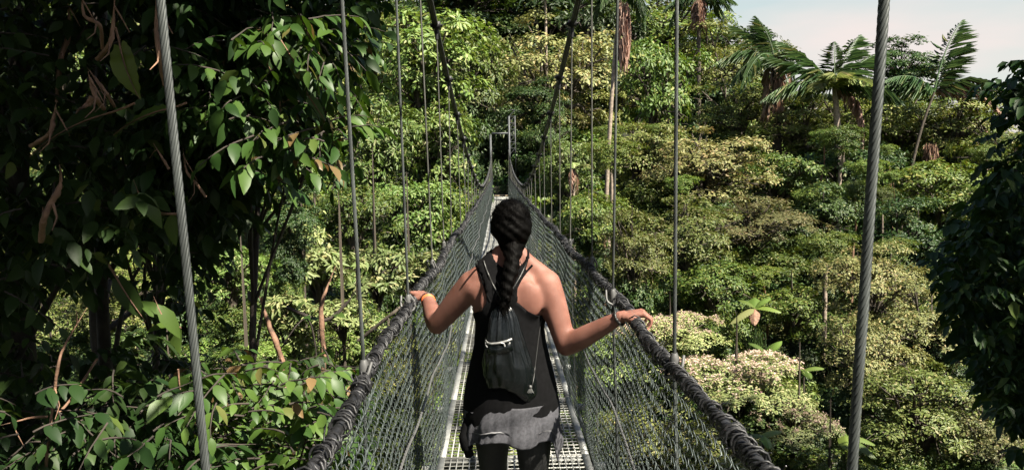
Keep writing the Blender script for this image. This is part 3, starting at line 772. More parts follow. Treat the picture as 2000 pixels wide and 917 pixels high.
# lianas and bare stems among the dark leaves
def liana(pts, d, rad, label, mat='liana', leafy=0, seed=1):
    W_ = [np.array(P(x, y, d + dd)) for x, y, dd in pts]; base = W_[-1]
    root = thing('hanging_vine', label, 'vine', tuple(base))
    mb = MB(); p = smooth_pts(W_, 8) - base
    rr = np.random.default_rng(seed); p = p + rr.normal(0, rad * .07, p.shape)
    ends = np.clip(np.minimum(np.arange(len(p)) / 9.0, 1), .12, 1)
    mb.tube(p, rad * ends * (1 + .10 * np.sin(np.arange(len(p)) * 1.3)), 7)
    obj('stem', mb.mesh('stem', M[mat]), root)
    if leafy:
        sel = p[rr.integers(0, len(p), leafy)]
        obj('foliage', leaf_mesh('foliage', sel, unit(rr.normal(0, 1, (leafy, 3))), unit(rr.normal(0, .4, (leafy, 3)) + np.array([0, -.5, 1])), rr.uniform(.1, .18, leafy), .07, M['nearlit'], LEAFD), root)
    else:
        mb2 = MB()
        for i in range(3, len(p) - 3, 11):
            e = p[i] + rr.normal(0, .07, 3); mb2.tube([p[i], (p[i] + e) / 2 + rr.normal(0, .01, 3), e], [rad * .5, rad * .35, rad * .15], 5)
        if len(p) > 12: obj('side_shoots', mb2.mesh('side_shoots', M[mat]), root)
liana([(160, -20, 0), (165, 30, 0), (195, 50, 0), (200, 95, .1)], 3.1, .007, 'thin curved brown vine at the top left corner')
liana([(225, -20, 0), (220, 60, 0), (212, 90, 0), (190, 115, .1)], 3.1, .009, 'brown vine bent to the left beside the big drooping leaf')
liana([(305, -20, 0), (306, 60, 0), (312, 110, 0), (322, 165, .1)], 2.9, .010, 'light brown jointed stem just left of the nearest cable at the top')
liana([(172, 140, 0), (180, 170, 0), (190, 195, 0), (203, 212, .1)], 3.0, .009, 'short pale brown curved stem below the curved vine')
liana([(170, 132, 0), (192, 160, 0), (210, 185, 0), (224, 208, .1)], 3.05, .006, 'thin straight stem crossing right of the short curved stem')
liana([(130, -20, .5), (135, 60, .5), (118, 120, .5), (112, 200, .5)], 3.4, .012, 'reddish vine at the far left running down from the top')
liana([(120, 345, 0), (115, 370, 0), (98, 400, 0), (85, 430, 0), (80, 470, .1)], 3.0, .012, 'mottled reddish stem hanging at the left at mid height')
liana([(110, 200, 0), (104, 235, 0), (96, 262, 0), (60, 285, .1)], 3.1, .009, 'reddish bent twig at the left edge of the dark leaves')
liana([(150, 215, 0), (170, 205, .1), (180, 190, .1)], 3.1, .012, 'short reddish stub beside the crossing stems')
liana([(357, 290, 0), (365, 335, 0), (385, 360, 0), (402, 385, 0)], 3.4, .006, 'thin brown stem right of the nearest cable at mid height')
liana([(300, 280, 0), (318, 310, 0), (330, 330, 0)], 3.3, .006, 'short thin stem touching the nearest cable on its left')
liana([(260, 350, 0), (290, 410, .1), (352, 418, .2)], 3.3, .006, 'thin branch crossing behind the nearest cable', leafy=4)
liana([(300, 578, 0), (320, 620, 0), (352, 640, .2)], 3.4, .005, 'thin green tendril behind the nearest cable', leafy=4)
liana([(500, 560, .2), (528, 640, 0), (552, 710, 0), (560, 780, 0), (566, 900, .1)], 6.6, .024, 'pale reddish forked stem left of the near handrail')
liana([(655, 520, .2), (628, 600, 0), (632, 690, 0), (630, 770, 0), (626, 900, .1)], 8, .028, 'pale slender stem beside the near handrail')
liana([(700, 560, 0), (670, 600, 0), (630, 625, 0), (560, 600, .1)], 8.2, .02, 'dark arching branch across the pale lime tree', mat='barkdark', leafy=8)
liana([(790, 590, .3), (775, 605, 0), (750, 625, 0), (700, 665, .1)], 9.5, .022, 'pale diagonal branch left of the handrail below the left hand', mat='bark')
liana([(170, 600, .2), (120, 690, 0), (105, 780, 0), (92, 880, 0), (90, 950, .1)], 3.1, .006, 'reddish upright stem in the lower left corner')
liana([(0, 830, 0), (60, 815, .1), (120, 800, .2), (190, 700, .4)], 3.2, .006, 'thin reddish branch crossing the lower left corner')
# large single leaves
def big_leaf(px, py, d, L, wr, axis, nrm, mat, label):
    c = P(px, py, d); root = thing('large_leaf', label, 'leaf', tuple(c))
    k = 15; m = 6; axis = unit(np.array(axis, float)); side = unit(np.cross(nrm, axis)); nn = np.cross(axis, side); V = []
    for i in range(k):
        u = i / (k - 1)
        for j in range(-m, m + 1):
            v = j / m; hw = .5 * L * wr * math.sin(PI * min(1, .05 + .95 * u) ** .8) ** .8
            V.append(axis * (u * L - abs(v) * .06 * L) + side * v * hw + nn * (-.25 * u * u * L + .25 * abs(v) * hw + .02 * L * math.cos(u * 40) * abs(v)))
    w_ = 2 * m + 1
    Fc = [(i * w_ + j, i * w_ + j + 1, (i + 1) * w_ + j + 1, (i + 1) * w_ + j) for i in range(k - 1) for j in range(w_ - 1)]
    obj('leaf_blade', np_mesh('leaf_blade', V, Fc, mat=M[mat]), root)
    mb = MB(); u = np.linspace(-.35, .97, 14); p = [axis * (a * L) + nn * (-.25 * a * abs(a) * L + .004) for a in u]
    mb.tube(p, np.linspace(.005, .0015, 14), 5); obj('midrib', mb.mesh('midrib', M['liana']), root)
big_leaf(236, 90, 3.2, .22, .55, (.25, -.3, -1), (-.5, -1, .4), 'mid', 'large drooping dry edged leaf left of the nearest cable at the top')
big_leaf(205, 225, 3.1, .36, .5, (-1, 0, -.25), (0, -.6, 1), 'near', 'large dark leaf spread level below the crossing stems')
big_leaf(325, 215, 3.2, .25, .4, (-1, 0, -.2), (0, -.6, 1), 'nearlit', 'green leaf touching the nearest cable from the left')
big_leaf(555, 90, 3.6, .2, .32, (.6, 0, -1), (-.3, -.6, .8), 'nearlit', 'long bright green leaf hanging between the two near cables')
big_leaf(500, 85, 3.7, .15, .35, (.5, 0, -1), (-.3, -.6, .8), 'palm', 'bluish long leaf left of the bright hanging leaf')
big_leaf(548, 212, 3.8, .1, .8, (0, 0, -1), (0, -1, .5), 'pale', 'round pale green leaf lit by the sun below the hanging leaves')
big_leaf(605, 190, 3.8, .13, .4, (.6, 0, -1), (-.3, -.8, .6), 'palm', 'bluish green leaf pointing down near the second cable')
big_leaf(350, 735, 3.4, .1, .9, (0, 0, -1), (0, -1, .6), 'nearlit', 'round green leaf beside the nearest cable low down')
big_leaf(600, 60, 3.8, .16, .35, (.4, 0, -1), (-.5, -.8, .6), 'nearlit', 'yellowish green leaf beside the second cable at the top')
big_leaf(230, 545, 3.4, .22, .4, (.5, 0, -1), (-.2, -.8, .7), 'near', 'dark pointed leaf over the lit gap at the left')

# dark near tree at the right edge
def right_density(px, py):
    edge = np.interp(py, [-50, 80, 120, 200, 260, 330, 420, 500, 600, 700, 800, 950], [2100, 2050, 1945, 1915, 1960, 1925, 1870, 1815, 1840, 1880, 1950, 2050])
    return np.clip((px - edge) / 45, 0, 1)
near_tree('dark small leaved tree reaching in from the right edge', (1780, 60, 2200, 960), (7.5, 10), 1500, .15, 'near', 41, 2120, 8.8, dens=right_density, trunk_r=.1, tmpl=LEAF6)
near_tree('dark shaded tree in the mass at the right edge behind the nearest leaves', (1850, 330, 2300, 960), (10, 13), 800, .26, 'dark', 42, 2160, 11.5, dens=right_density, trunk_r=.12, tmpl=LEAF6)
canopy('unseen tall tree added outside the right edge to shade the near leaves', (6.5, -1, -2), (15, 9, 12), 2600, .34, 43, (11, 4), .3, cut=lambda c: c[:, 0] > 2.2 + .70 * np.maximum(c[:, 1], 1) + 3)  # off-frame tree added to throw shade on the right edge

# ------------------------------------------------------------------ the suspension bridge
XL, XR, LEN, Y0 = -.41, .52, 48.0, -2.4
RAILH = 1.15
bridge = thing('suspension_bridge', 'narrow hanging footbridge with wire netting sides and a grated steel deck crossing the forest valley', 'footbridge', (0, 0, 0))
def cable_z(y): return np.where(np.asarray(y) < 19.5, 1.33 + .0082 * (y - 19.5) ** 2, 1.33 + .00178 * (np.asarray(y, float) - 19.5) ** 2)
def rail_z(y): return RAILH + .02 * np.cos(np.asarray(y) * .15)
def rail_x(sd, y):
    b = XL if sd < 0 else XR
    return b + .012 * np.sin(np.asarray(y) * 1.7 + sd) + .008 * np.sin(np.asarray(y) * 4.1)
SP = 1.22
posts_y = [1.12 + SP * k for k in range(-3, 39)]

# deck panel of welded bar grating
mb = MB(); W_ = XR - XL
for i in range(23):
    x = XL + .04 + (W_ - .08) * i / 22
    mb.box((x, SP / 2, -.012), (.0028, SP / 2 - .012, .012))
for j in range(21):
    y = .012 + (SP - .024) * j / 20
    mb.box(((XL + XR) / 2, y, -.0035), (W_ / 2 - .03, .0032, .0032))
panel_grate = mb.mesh('grating', M['deck'], smooth=False)
mb = MB()
for x in (XL + .022, XR - .022): mb.box((x, SP / 2, -.018), (.020, SP / 2 - .003, .026))
for y in (.028, SP * .5, SP - .028): mb.box(((XL + XR) / 2, y, -.022), (W_ / 2 - .045, .024 if y != SP * .5 else .012, .013))
panel_frame = mb.mesh('panel_frame', M['steel'], smooth=False)
mb = MB(); mb.tube([(XL - .10, 0, -.075), (XR + .10, 0, -.075)], .028, 8)
cross_beam = mb.mesh('cross_beam', M['steel'])
for y in posts_y[:-1]:
    if y + SP > LEN + .6: break
    o = obj('deck_panel', panel_frame, bridge, (0, y, 0)); obj('grating', panel_grate, o)
    obj('cross_beam', cross_beam, bridge, (0, y, 0))

# netting: chain link of zigzag wires that hook into each other
def netting(sd):
    out = []
    for y_lo, y_hi, per, sides, rad in ((Y0, 5.2, 8, 4, .00185), (5.2, 14, 4, 3, .0021), (14, LEN, 2, 3, .0023)):
        pw = .042; cell = .050; cols = int((y_hi - y_lo) / pw)
        nk = int(RAILH / cell * per)
        k = np.arange(nk + 1); z = .02 + k / nk * (RAILH - .03)
        ph = k / per * 2 * PI
        if per == 2: wv = np.where(k % 2, -1.0, 1.0)
        else:
            wv = np.sin(ph); wv = np.sign(wv) * np.abs(wv) ** .75
        yy = y_lo + (np.arange(cols) + .5) * pw
        jit = rng.normal(0, .0035, (cols, 1)) + rng.normal(0, .0025, (cols, nk + 1))
        sag = .035 * np.sin(PI * np.clip(z / RAILH, 0, 1))
        Yc = yy[:, None] + wv[None] * pw * .56 + jit
        Zc = z[None] + 0 * Yc + rng.normal(0, .002, Yc.shape)
        bul = .6 + .4 * np.sin(yy * 1.3 + sd) + .3 * np.sin(yy * 3.1)
        Xc = rail_x(sd, yy)[:, None] - sd * (-.012) * 0 + sd * (-1) * sag[None] * bul[:, None] + np.cos(ph)[None] * .0028 + rng.normal(0, .0015, Yc.shape)
        Pn = np.stack([Xc, Yc, Zc], -1)                       # cols, nk+1, 3
        th = np.linspace(0, 2 * PI, sides, endpoint=False)
        T = np.gradient(Pn, axis=1); T = unit(T)
        A = np.array([1.0, 0, 0]); N = unit(A - T * (T @ A)[..., None]); B = np.cross(T, N)
        Vv = Pn[:, :, None] + rad * (np.cos(th)[:, None] * N[:, :, None] + np.sin(th)[:, None] * B[:, :, None])
        m = nk + 1
        i = np.arange(cols)[:, None, None] * m * sides + np.arange(nk)[None, :, None] * sides
        j = np.arange(sides)[None, None]; kk = (j + 1) % sides
        Fc = np.stack([i + j, i + kk, i + sides + kk, i + sides + j], -1).reshape(-1, 4)
        out.append((Vv.reshape(-1, 3), Fc))
    mb = MB()
    for v, f in out: mb.add(v, f)
    return mb.mesh('netting', M['net'])
for sd in (-1, 1): obj('netting', netting(sd), bridge)

# handrail: a steel cable buried in the folded-over wire ends of the netting
def handrail(sd):
    r = np.random.default_rng(60 + sd); mb = MB()
    yy = np.arange(Y0, LEN, .06); z = rail_z(yy); x = rail_x(sd, yy)
    core = np.stack([x, yy, z], -1) + r.normal(0, .0015, (len(yy), 3))
    mb.tube(core, .012 + .003 * r.random(len(yy)), 8)
    yn = np.arange(Y0, 16, .014); amp = .5 + .5 * np.sin(yn * 2 * PI / .155 + np.sin(yn * 5) * 1.2)
    for q in range(5):                     # loosely laid strands
        ph = q * 2 * PI / 5 + yn * 2 * PI / (.13 if q % 2 else .17) + r.uniform(0, 6)
        rr = .008 + .009 * amp * r.uniform(.6, 1.1) + .002 * np.sin(yn * 37 + q)
        mb.tube(np.stack([rail_x(sd, yn) + rr * np.cos(ph), yn, rail_z(yn) + rr * np.sin(ph)], -1), .0046, 5)
    y = Y0
    while y < LEN:                         # coils where each wire is twisted back on itself
        s = 1.0 if y < 14 else 1.3
        rr = r.uniform(.012, .026); tl = r.uniform(-.7, .7); t = np.linspace(0, 2 * PI * r.uniform(1.0, 1.9), 15)
        c = np.array([float(rail_x(sd, y)), y, float(rail_z(y))]) + r.normal(0, .003, 3)
        p = c + np.stack([rr * np.cos(t), .022 * (t / 6 - .5) + tl * rr * np.sin(t), rr * np.sin(t)], -1)
        mb.tube(p, r.uniform(.0026, .0046), 5)
        y += r.uniform(.018, .045) if y < 14 else r.uniform(.07, .13)
    for _ in range(260):                   # loose wire ends sticking out
        y = r.uniform(-.2, 12); a = r.uniform(0, 2 * PI); c = np.array([float(rail_x(sd, y)), y, float(rail_z(y))]); d0 = np.array([math.cos(a), r.normal(0, .6), math.sin(a)])
        mb.tube([c + d0 * .018, c + d0 * .03 + r.normal(0, .004, 3), c + d0 * r.uniform(.034, .048) + r.normal(0, .008, 3)], [.0022, .002, .0016], 4)
    return mb.mesh('handrail', M['rail'])
for sd in (-1, 1): obj('handrail', handrail(sd), bridge)

# side ropes halfway down the netting and deck cables
for sd in (-1, 1):
    yy = np.arange(Y0, LEN, .03); mb = MB()
    x = rail_x(sd, yy) - sd * .045; z = .69 + .015 * np.sin(yy * .9) + .004 * np.sin(yy * 11)
    for q in range(3):
        ph = q * 2 * PI / 3 + yy * 2 * PI / .09
        mb.tube(np.stack([x + .0035 * np.cos(ph), yy, z + .0035 * np.sin(ph)], -1), .0038, 4)
    obj('side_rope', mb.mesh('side_rope', M['railpale']), bridge)
    mb = MB(); yy = np.linspace(Y0, LEN, 60)
    mb.tube(np.stack([0 * yy + (XL - .03 if sd < 0 else XR + .03), yy, 0 * yy - .035], -1), .012, 7)
    obj('deck_cable', mb.mesh('deck_cable', M['rope']), bridge)

# main cables
def cab_x(sd, y): return (XL if sd < 0 else XR) + sd * .022 * (cable_z(y) - RAILH)
for sd in (-1, 1):
    yy = np.linspace(-3.2, LEN + .1, 160); mb = MB()
    p = np.stack([cab_x(sd, yy), yy, cable_z(yy)], -1)
    mb.tube(p, .016, 8); mb.tube(p + np.array([sd * .022, 0, .012]), .010, 6)
    obj('main_cable', mb.mesh('main_cable', M['cabledark']), bridge)

# hangers
mb = MB()
mb.box((0, 0, 0), (.030, .040, .024)); mb.tube([(-.045, .02, 0), (.045, .02, 0)], .009, 6); mb.tube([(-.045, -.02, 0), (.045, -.02, 0)], .009, 6)
mb.tube([(0, 0, -.02), (0, 0, -.10)], .013, 7)
clamp_me = mb.mesh('clamp', M['rail'], smooth=False)
mb = MB(); mb.tube([(0, 0, -.045), (0, 0, -.02), (0, 0, .02), (0, 0, .035)], [.011, .015, .015, .009], 10)
mb.tube(smooth_pts([(.024, -.02, .03), (.034, 0, -.02), (.0, .03, -.035), (-.034, 0, -.01), (-.02, -.02, .03)], 5), 0.0055, 6)
sleeve_me = mb.mesh('sleeve', M['railpale'])
ov = {(-1, 0): (P(314, 0, 1.12), P(402, 917, 1.10)), (1, 0): (P(1727, 0, 1.14), P(1664, 917, 1.14)), (-1, 1): (P(668, 0, 2.34), P(712, 738, 2.34)), (1, 1): (P(1322, 0, 2.38), P(1317, 735, 2.34)),
      (-1, 2): (P(774, 0, 3.56), P(797, 580, 3.56)), (1, 2): (P(1206, 0, 3.56), P(1197, 575, 3.6))}
for sd in (-1, 1):
    for k in range(-2, 39):
        y = 1.12 + SP * k
        if y > LEN - .4: break
        zt = float(cable_z(y))
        xb = float(rail_x(sd, y)); xt = float(cab_x(sd, y))
        if zt < 1.28 and 14 < y < 25: zt = max(zt, 1.22)
        b = np.array([xb - sd * -.02, y, rail_z(y)]); t = np.array([xt, y, zt])
        if (sd, k) in ov:
            a_, c_ = np.array(ov[(sd, k)][0]), np.array(ov[(sd, k)][1]); dv = (a_ - c_) / (a_[2] - c_[2])
            b = c_ + dv * (RAILH - c_[2]); t = c_ + dv * (zt - c_[2])
        dv = (t - b) / max(.05, t[2] - b[2]); low = b - np.array([0, 0, 1]) * (b[2] + .07) + sd * np.array([.03, 0, 0])
        mb = MB()
        if k in (0, 1, 2, -1):
            n = 520 if k < 2 else 260; ln = np.linspace(0, 1, n)[:, None]
            ax_ = b + (t - b) * ln; s_ = ln[:, 0] * np.linalg.norm(t - b)
            rr = .0078 if (sd == 1 and k == 0) else .0062 if k == 0 else .0058
            for q in range(6):
                ph = q * PI / 3 + s_ * 2 * PI / .085
                mb.tube(ax_ + np.stack([rr * .62 * np.cos(ph), rr * .62 * np.sin(ph), 0 * ph], -1), rr * .42, 5)
            mb.tube([b, t], rr * .5, 5)
        else: mb.tube([b, t], .0056 if y < 12 else .0075, 6)
        mb.tube([b, low], .0062, 6)
        h = obj('hanger_cable', mb.mesh('hanger_cable', M['rope'] if k < 3 else M['ropefar']), bridge)
        if zt > 1.3: obj('clamp', clamp_me, h, tuple(t))
        if k < 5: 
            s2 = obj('sleeve', sleeve_me, h, tuple(b + dv * .03)); s2.rotation_euler = (0, 0, k * 1.9)

# far tower: two posts, a lintel and lattice bracing, with the netting running up to it
def tower_part(name, fn, mat='towersteel'):
    mb = MB(); fn(mb); return obj(name, mb.mesh(name, M[mat], smooth=False), bridge)
TY = LEN + .3
for x, ht in ((XL - .10, 2.21), (XR + .10, 2.7)):
    tower_part('tower_post', lambda m: m.box((x, TY, ht - .6), (.055, .055, ht)))
tower_part('tower_lintel', lambda m: (m.box(((XL + XR) / 2, TY, 3.78), (.56, .045, .05))))
def lattice(m):
    x0, x1 = XR + .10, XR + .46
    m.box((x1, TY + .02, 2.9), (.03, .03, 1.9)); 
    for q in range(7):
        z0 = 2.5 + q * .38
        m.tube([(x0, TY, z0), (x1, TY, z0 + .38)], .022, 5); m.tube([(x0, TY, z0 + .38), (x1, TY, z0 + .38)], .018, 5)
tower_part('tower_bracing', lattice)
for sd in (-1, 1):
    x = XL - .1 if sd < 0 else XR + .1
    tower_part('anchor_cable', lambda m: m.tube([(x, TY, float(cable_z(LEN))), (x, TY + 9, .4)], .022, 6), 'cabledark')
# landing of pale planks and a low step
def landing(m):
    for q in range(6): m.box(((XL + XR) / 2, LEN + .75 + q * .21, .02), (.62, .098, .03))
    m.box(((XL + XR) / 2, LEN + 2.05, .14), (.62, .06, .12))
tower_part('landing', landing, 'plank')
tag(obj('footpath', np_mesh('footpath', [(-.7, LEN + 1.9, .0), (.8, LEN + 1.9, .0), (1.0, LEN + 12, 1.2), (-.6, LEN + 12, 1.2)], [(0, 1, 2, 3)], mat=M['ground'], smooth=False)), kind='structure')

# ------------------------------------------------------------------ the person
SKIN, _nt, _b = new_mat('skin')
_b.inputs['Base Color'].default_value = (.40, .205, .145, 1); _b.inputs['Roughness'].default_value = .62; _b.inputs['Specular IOR Level'].default_value = .3
_b.inputs['Subsurface Weight'].default_value = .12; _b.inputs['Subsurface Radius'].default_value = (.02, .007, .004)
_tc = _nt.nodes.new('ShaderNodeTexCoord'); _n = _nt.nodes.new('ShaderNodeTexNoise'); _n.inputs['Scale'].default_value = 14; _n.inputs['Detail'].default_value = 6
_r = _nt.nodes.new('ShaderNodeValToRGB'); _r.color_ramp.elements[0].color = (.155, .066, .048, 1); _r.color_ramp.elements[1].color = (.235, .108, .082, 1)
_r.color_ramp.elements[0].position = .3; _r.color_ramp.elements[1].position = .7
_nt.links.new(_tc.outputs['Object'], _n.inputs['Vector']); _nt.links.new(_n.outputs['Fac'], _r.inputs[0]); _nt.links.new(_r.outputs[0], _b.inputs['Base Color'])
_n3 = _nt.nodes.new('ShaderNodeTexNoise'); _n3.inputs['Scale'].default_value = 260; _bp = _nt.nodes.new('ShaderNodeBump'); _bp.inputs['Strength'].default_value = .12; _bp.inputs['Distance'].default_value = .003
_nt.links.new(_tc.outputs['Object'], _n3.inputs['Vector']); _nt.links.new(_n3.outputs['Fac'], _bp.inputs['Height']); _nt.links.new(_bp.outputs[0], _b.inputs['Normal'])
M['tank'] = plain('black_jersey', (.0035, .0035, .004), .9, noise=60, var=.3, bump=.25, bscale=700, spec=.1)
M['legging'] = plain('black_leggings', (.004, .004, .0045), .7, noise=20, var=.3, bump=.2, bscale=60)
M['grey'] = plain('grey_sweat_fabric', (.07, .07, .08), .95, noise=90, var=.25, bump=.5, bscale=900, spec=.15)
M['greyseam'] = plain('grey_seam', (.14, .14, .15), .9, noise=90, var=.2)
M['satin'] = plain('black_satin_bag', (.002, .003, .0034), .24, noise=10, var=.2, bump=.25, bscale=16, spec=.5)
M['zip'] = plain('zip_metal', (.28, .28, .28), .4, metal=.3)
M['orange'] = plain('orange_band', (.75, .16, .05), .5)
M['blackband'] = plain('black_band', (.012, .012, .012), .45)
M['shoe'] = plain('shoe_fabric', (.05, .05, .055), .7, noise=80, var=.3)
M['sole'] = plain('shoe_sole', (.5, .5, .48), .6)
hm, hnt, hb = new_mat('black_hair')
hb.inputs['Base Color'].default_value = (.0010, .0008, .0007, 1); hb.inputs['Roughness'].default_value = .62; hb.inputs['Specular IOR Level'].default_value = .05
M['hair'] = hm

YB = 3.32; XC = .035
def remesh(mb, name, mat, vox=.004, smooth=6, parent=None, sub=False):
    o = bpy.data.objects.new('tmp', mb.mesh('tmp', mat)); sc.collection.objects.link(o)
    m = o.modifiers.new('r', 'REMESH'); m.mode = 'VOXEL'; m.voxel_size = vox; m.use_smooth_shade = True
    if smooth:
        s = o.modifiers.new('s', 'SMOOTH'); s.factor = .5; s.iterations = smooth
    dg = bpy.context.evaluated_depsgraph_get(); dg.update()
    me = bpy.data.meshes.new_from_object(o.evaluated_get(dg)); me.name = name
    me.materials.clear(); me.materials.append(mat)
    bpy.data.objects.remove(o)
    me.polygons.foreach_set('use_smooth', np.ones(len(me.polygons), dtype=bool))
    return me

person = thing('person', 'person seen from behind in black tank top and grey wrap, hands on both rails', 'person', (XC, YB, 0))
PO = np.array([XC, YB, 0.0])
def pobj(name, me, parent=person):
    me.transform(Matrix.Translation(-Vector(PO))); return obj(name, me, parent)

def rot_from(u, n):
    u = unit(np.array(u, float)); n = np.array(n, float); n = unit(n - u * (u @ n)); v = np.cross(n, u)
    return u, n, v
SHL = np.array([-.122, 3.335, 1.292]); ELL = np.array([-.286, 3.42, 1.10]); WRL = np.array([-.349, 3.68, 1.178])
SHR = np.array([.190, 3.30, 1.292]); ELR = np.array([.262, 3.245, 1.035]); WRR = np.array([.470, 3.10, 1.182])

def torso(mb, off=0.0, head=True):
    rings = [(.04, 3.325, .80, .150, .115), (.04, 3.325, .87, .165, .125), (.038, 3.325, .93, .160, .118), (.036, 3.33, 1.0, .138, .098), (.034, 3.33, 1.06, .126, .086), (.034, 3.33, 1.12, .131, .087),
             (.034, 3.325, 1.18, .141, .094), (.034, 3.32, 1.24, .148, .096), (.034, 3.32, 1.29, .150, .088), (.034, 3.325, 1.33, .128, .072), (.034, 3.33, 1.36, .088, .056), (.035, 3.335, 1.39, .056, .048), (.036, 3.34, 1.43, .046, .046), (.036, 3.345, 1.48, .045, .047)]
    mb.loft([(x, y, z, rx + off, ry + off) for x, y, z, rx, ry in rings], 36)
    for s in (-1, 1):
        mb.ell((XC + s * .078, 3.243, 1.235), (.055 + off, .022 + off, .082 + off), rot=np.array(Matrix.Rotation(s * -.22, 3, 'Y')))      # shoulder blade
        mb.tube([(XC + s * .035, 3.345, 1.435), (XC + s * .07, 3.325, 1.385), (XC + s * .115, 3.315, 1.345), (XC + s * .148, 3.315, 1.315)], [.026 + off, .036 + off, .040 + off, .042 + off], 12)
        mb.tube([(XC + s * .125, 3.32, 1.27), (XC + s * .118, 3.31, 1.2), (XC + s * .10, 3.31, 1.12)], [.048 + off, .045 + off, .035 + off], 12)   # latissimus
        mb.ell((XC + s * .07, 3.40, 1.20), (.062 + off, .05 + off, .06 + off))
mb = MB(); torso(mb)
for sh, el, wr, s in ((SHL, ELL, WRL, -1), (SHR, ELR, WRR, 1)):
    mb.ell(sh + np.array([s * -.004, 0, -.008]), (.064, .062, .068))
    mb.tube([sh + np.array([-s * .03, 0, .0]), sh, sh * .75 + el * .25, sh * .45 + el * .55, el], [.058, .062, .059, .054, .044], 16)
    mb.ell(el, (.043, .043, .043))
    mb.tube([el, el * .8 + wr * .2, el * .6 + wr * .4, el * .3 + wr * .7, wr], [.043, .047, .045, .035, .0255], 16)
# hands closed over the rails
def hand(mb, W, u, n, ts, curl):
    u, n, v = rot_from(u, n)
    K = W + u * .088
    mb.tube([W - u * .01, W + u * .02], [.024, .024], 12)
    for t in np.linspace(-1, 1, 5): mb.tube([W + v * t * .014 + u * .005, W + u * .045 + v * t * .025, K + v * t * .030], [.0165, .0155, .0125], 10)
    for q, (o_, ln) in enumerate(((-.033, .92), (-.0115, 1.0), (.0105, .96), (.032, .78))):
        o2 = o_ * ts; p = K + v * o2 - u * (.004 if q in (0, 3) else 0) - n * .002; pts = [p - u * .02, p]; ang = R(8); fan = v * o2 * 1.1
        for seg, dang in ((.042, curl[0]), (.026, curl[1]), (.021, curl[2])):
            ang += R(dang); dv = u * math.cos(ang) + n * math.sin(ang)
            p = p + dv * seg * ln + fan * .12; pts.append(p)
        mb.tube(pts, [.0095, .0098, .0088, .0080, .0064], 10)
        mb.ell(pts[-1], (.0066,) * 3, 10, 6); mb.ell(pts[1] - n * .002, (.0102,) * 3, 10, 6); mb.ell(pts[2], (.009,) * 3, 10, 6)
    b = W + u * .022 - v * ts * .022 + n * .004
    p1 = b + (u * .55 - v * ts * .7 + n * .35) * .042; p2 = p1 + (u * .75 - v * ts * .25 + n * .75) * .034; p3 = p2 + (u * .5 + n * .85) * .024
    mb.tube([b, p1, p2, p3], [.0165, .0125, .0102, .0078], 10); mb.ell(p3, (.0078,) * 3, 10, 6)
hand(mb, WRR, (.95, -.02, .16), (.1, 0, -1), -1, (38, 62, 42))
hand(mb, WRL, (-.62, .78, .14), (-.1, 0, -1), 1, (38, 62, 42))
# legs
LEGS = []
for s in (-1, 1):
    fy = .10 if s < 0 else -.06
    pts = [np.array([XC + s * .078, 3.325, .88]), np.array([XC + s * .088, 3.33 + fy * .3, .70]), np.array([XC + s * .088, 3.34 + fy * .6, .48]), np.array([XC + s * .086, 3.30 + fy, .30]), np.array([XC + s * .084, 3.29 + fy, .09])]
    LEGS.append((s, fy, pts))
    mb.tube(pts, [.092, .082, .056, .054, .036], 18)
    mb.tube([pts[-1], pts[-1] + np.array([0, .10, -.045]), pts[-1] + np.array([0, .16, -.055])], [.036, .033, .024], 12)
# head with a face turned forward
hx, hy, hz = .045, 3.37, 1.535
mb.ell((hx, hy, hz + .015), (.070, .088, .088)); mb.ell((hx, hy + .03, hz - .045), (.052, .062, .062)); mb.ell((hx, hy + .072, hz - .088), (.022, .018, .016))
mb.tube([(hx, hy + .088, hz + .015), (hx, hy + .105, hz - .022)], [.008, .013], 10)
mb.ell((hx, hy + .088, hz - .055), (.024, .012, .007)); mb.ell((hx, hy + .086, hz - .066), (.021, .012, .006))
for s in (-1, 1):
    mb.ell((hx + s * .072, hy + .004, hz - .008), (.008, .018, .028)); mb.ell((hx + s * .032, hy + .074, hz - .012), (.018, .014, .012))
    mb.ell((hx + s * .031, hy + .080, hz + .022), (.022, .009, .006))
body_me = remesh(mb, 'body', SKIN, .0036, 5)
def relax(me, wfun, it):
    n = len(me.vertices); c = np.empty(n * 3); me.vertices.foreach_get('co', c); c = c.reshape(-1, 3)
    e = np.empty(len(me.edges) * 2, dtype=np.int32); me.edges.foreach_get('vertices', e); e = e.reshape(-1, 2)
    deg = np.bincount(e.ravel(), minlength=n)[:, None] + 1e-9; w_ = wfun(c)[:, None]
    for _ in range(it):
        a = np.stack([np.bincount(e[:, 0], c[e[:, 1], q], n) + np.bincount(e[:, 1], c[e[:, 0], q], n) for q in range(3)], -1) / deg
        c = c + (a - c) * .7 * w_
    me.vertices.foreach_set('co', c.ravel()); me.update()
relax(body_me, lambda c: np.clip((np.minimum(np.linalg.norm(c - WRL, axis=1), np.linalg.norm(c - WRR, axis=1)) - .10) / .08, 0, 1) * (c[:, 2] > .9) * np.clip((1.44 - c[:, 2]) / .04, 0, 1), 55)
body_bv = None
def bvh_of(me):
    vs = [v.co.copy() for v in me.vertices]; ps = [tuple(p.vertices) for p in me.polygons]
    return BVHTree.FromPolygons(vs, ps)
bv = bvh_of(body_me)

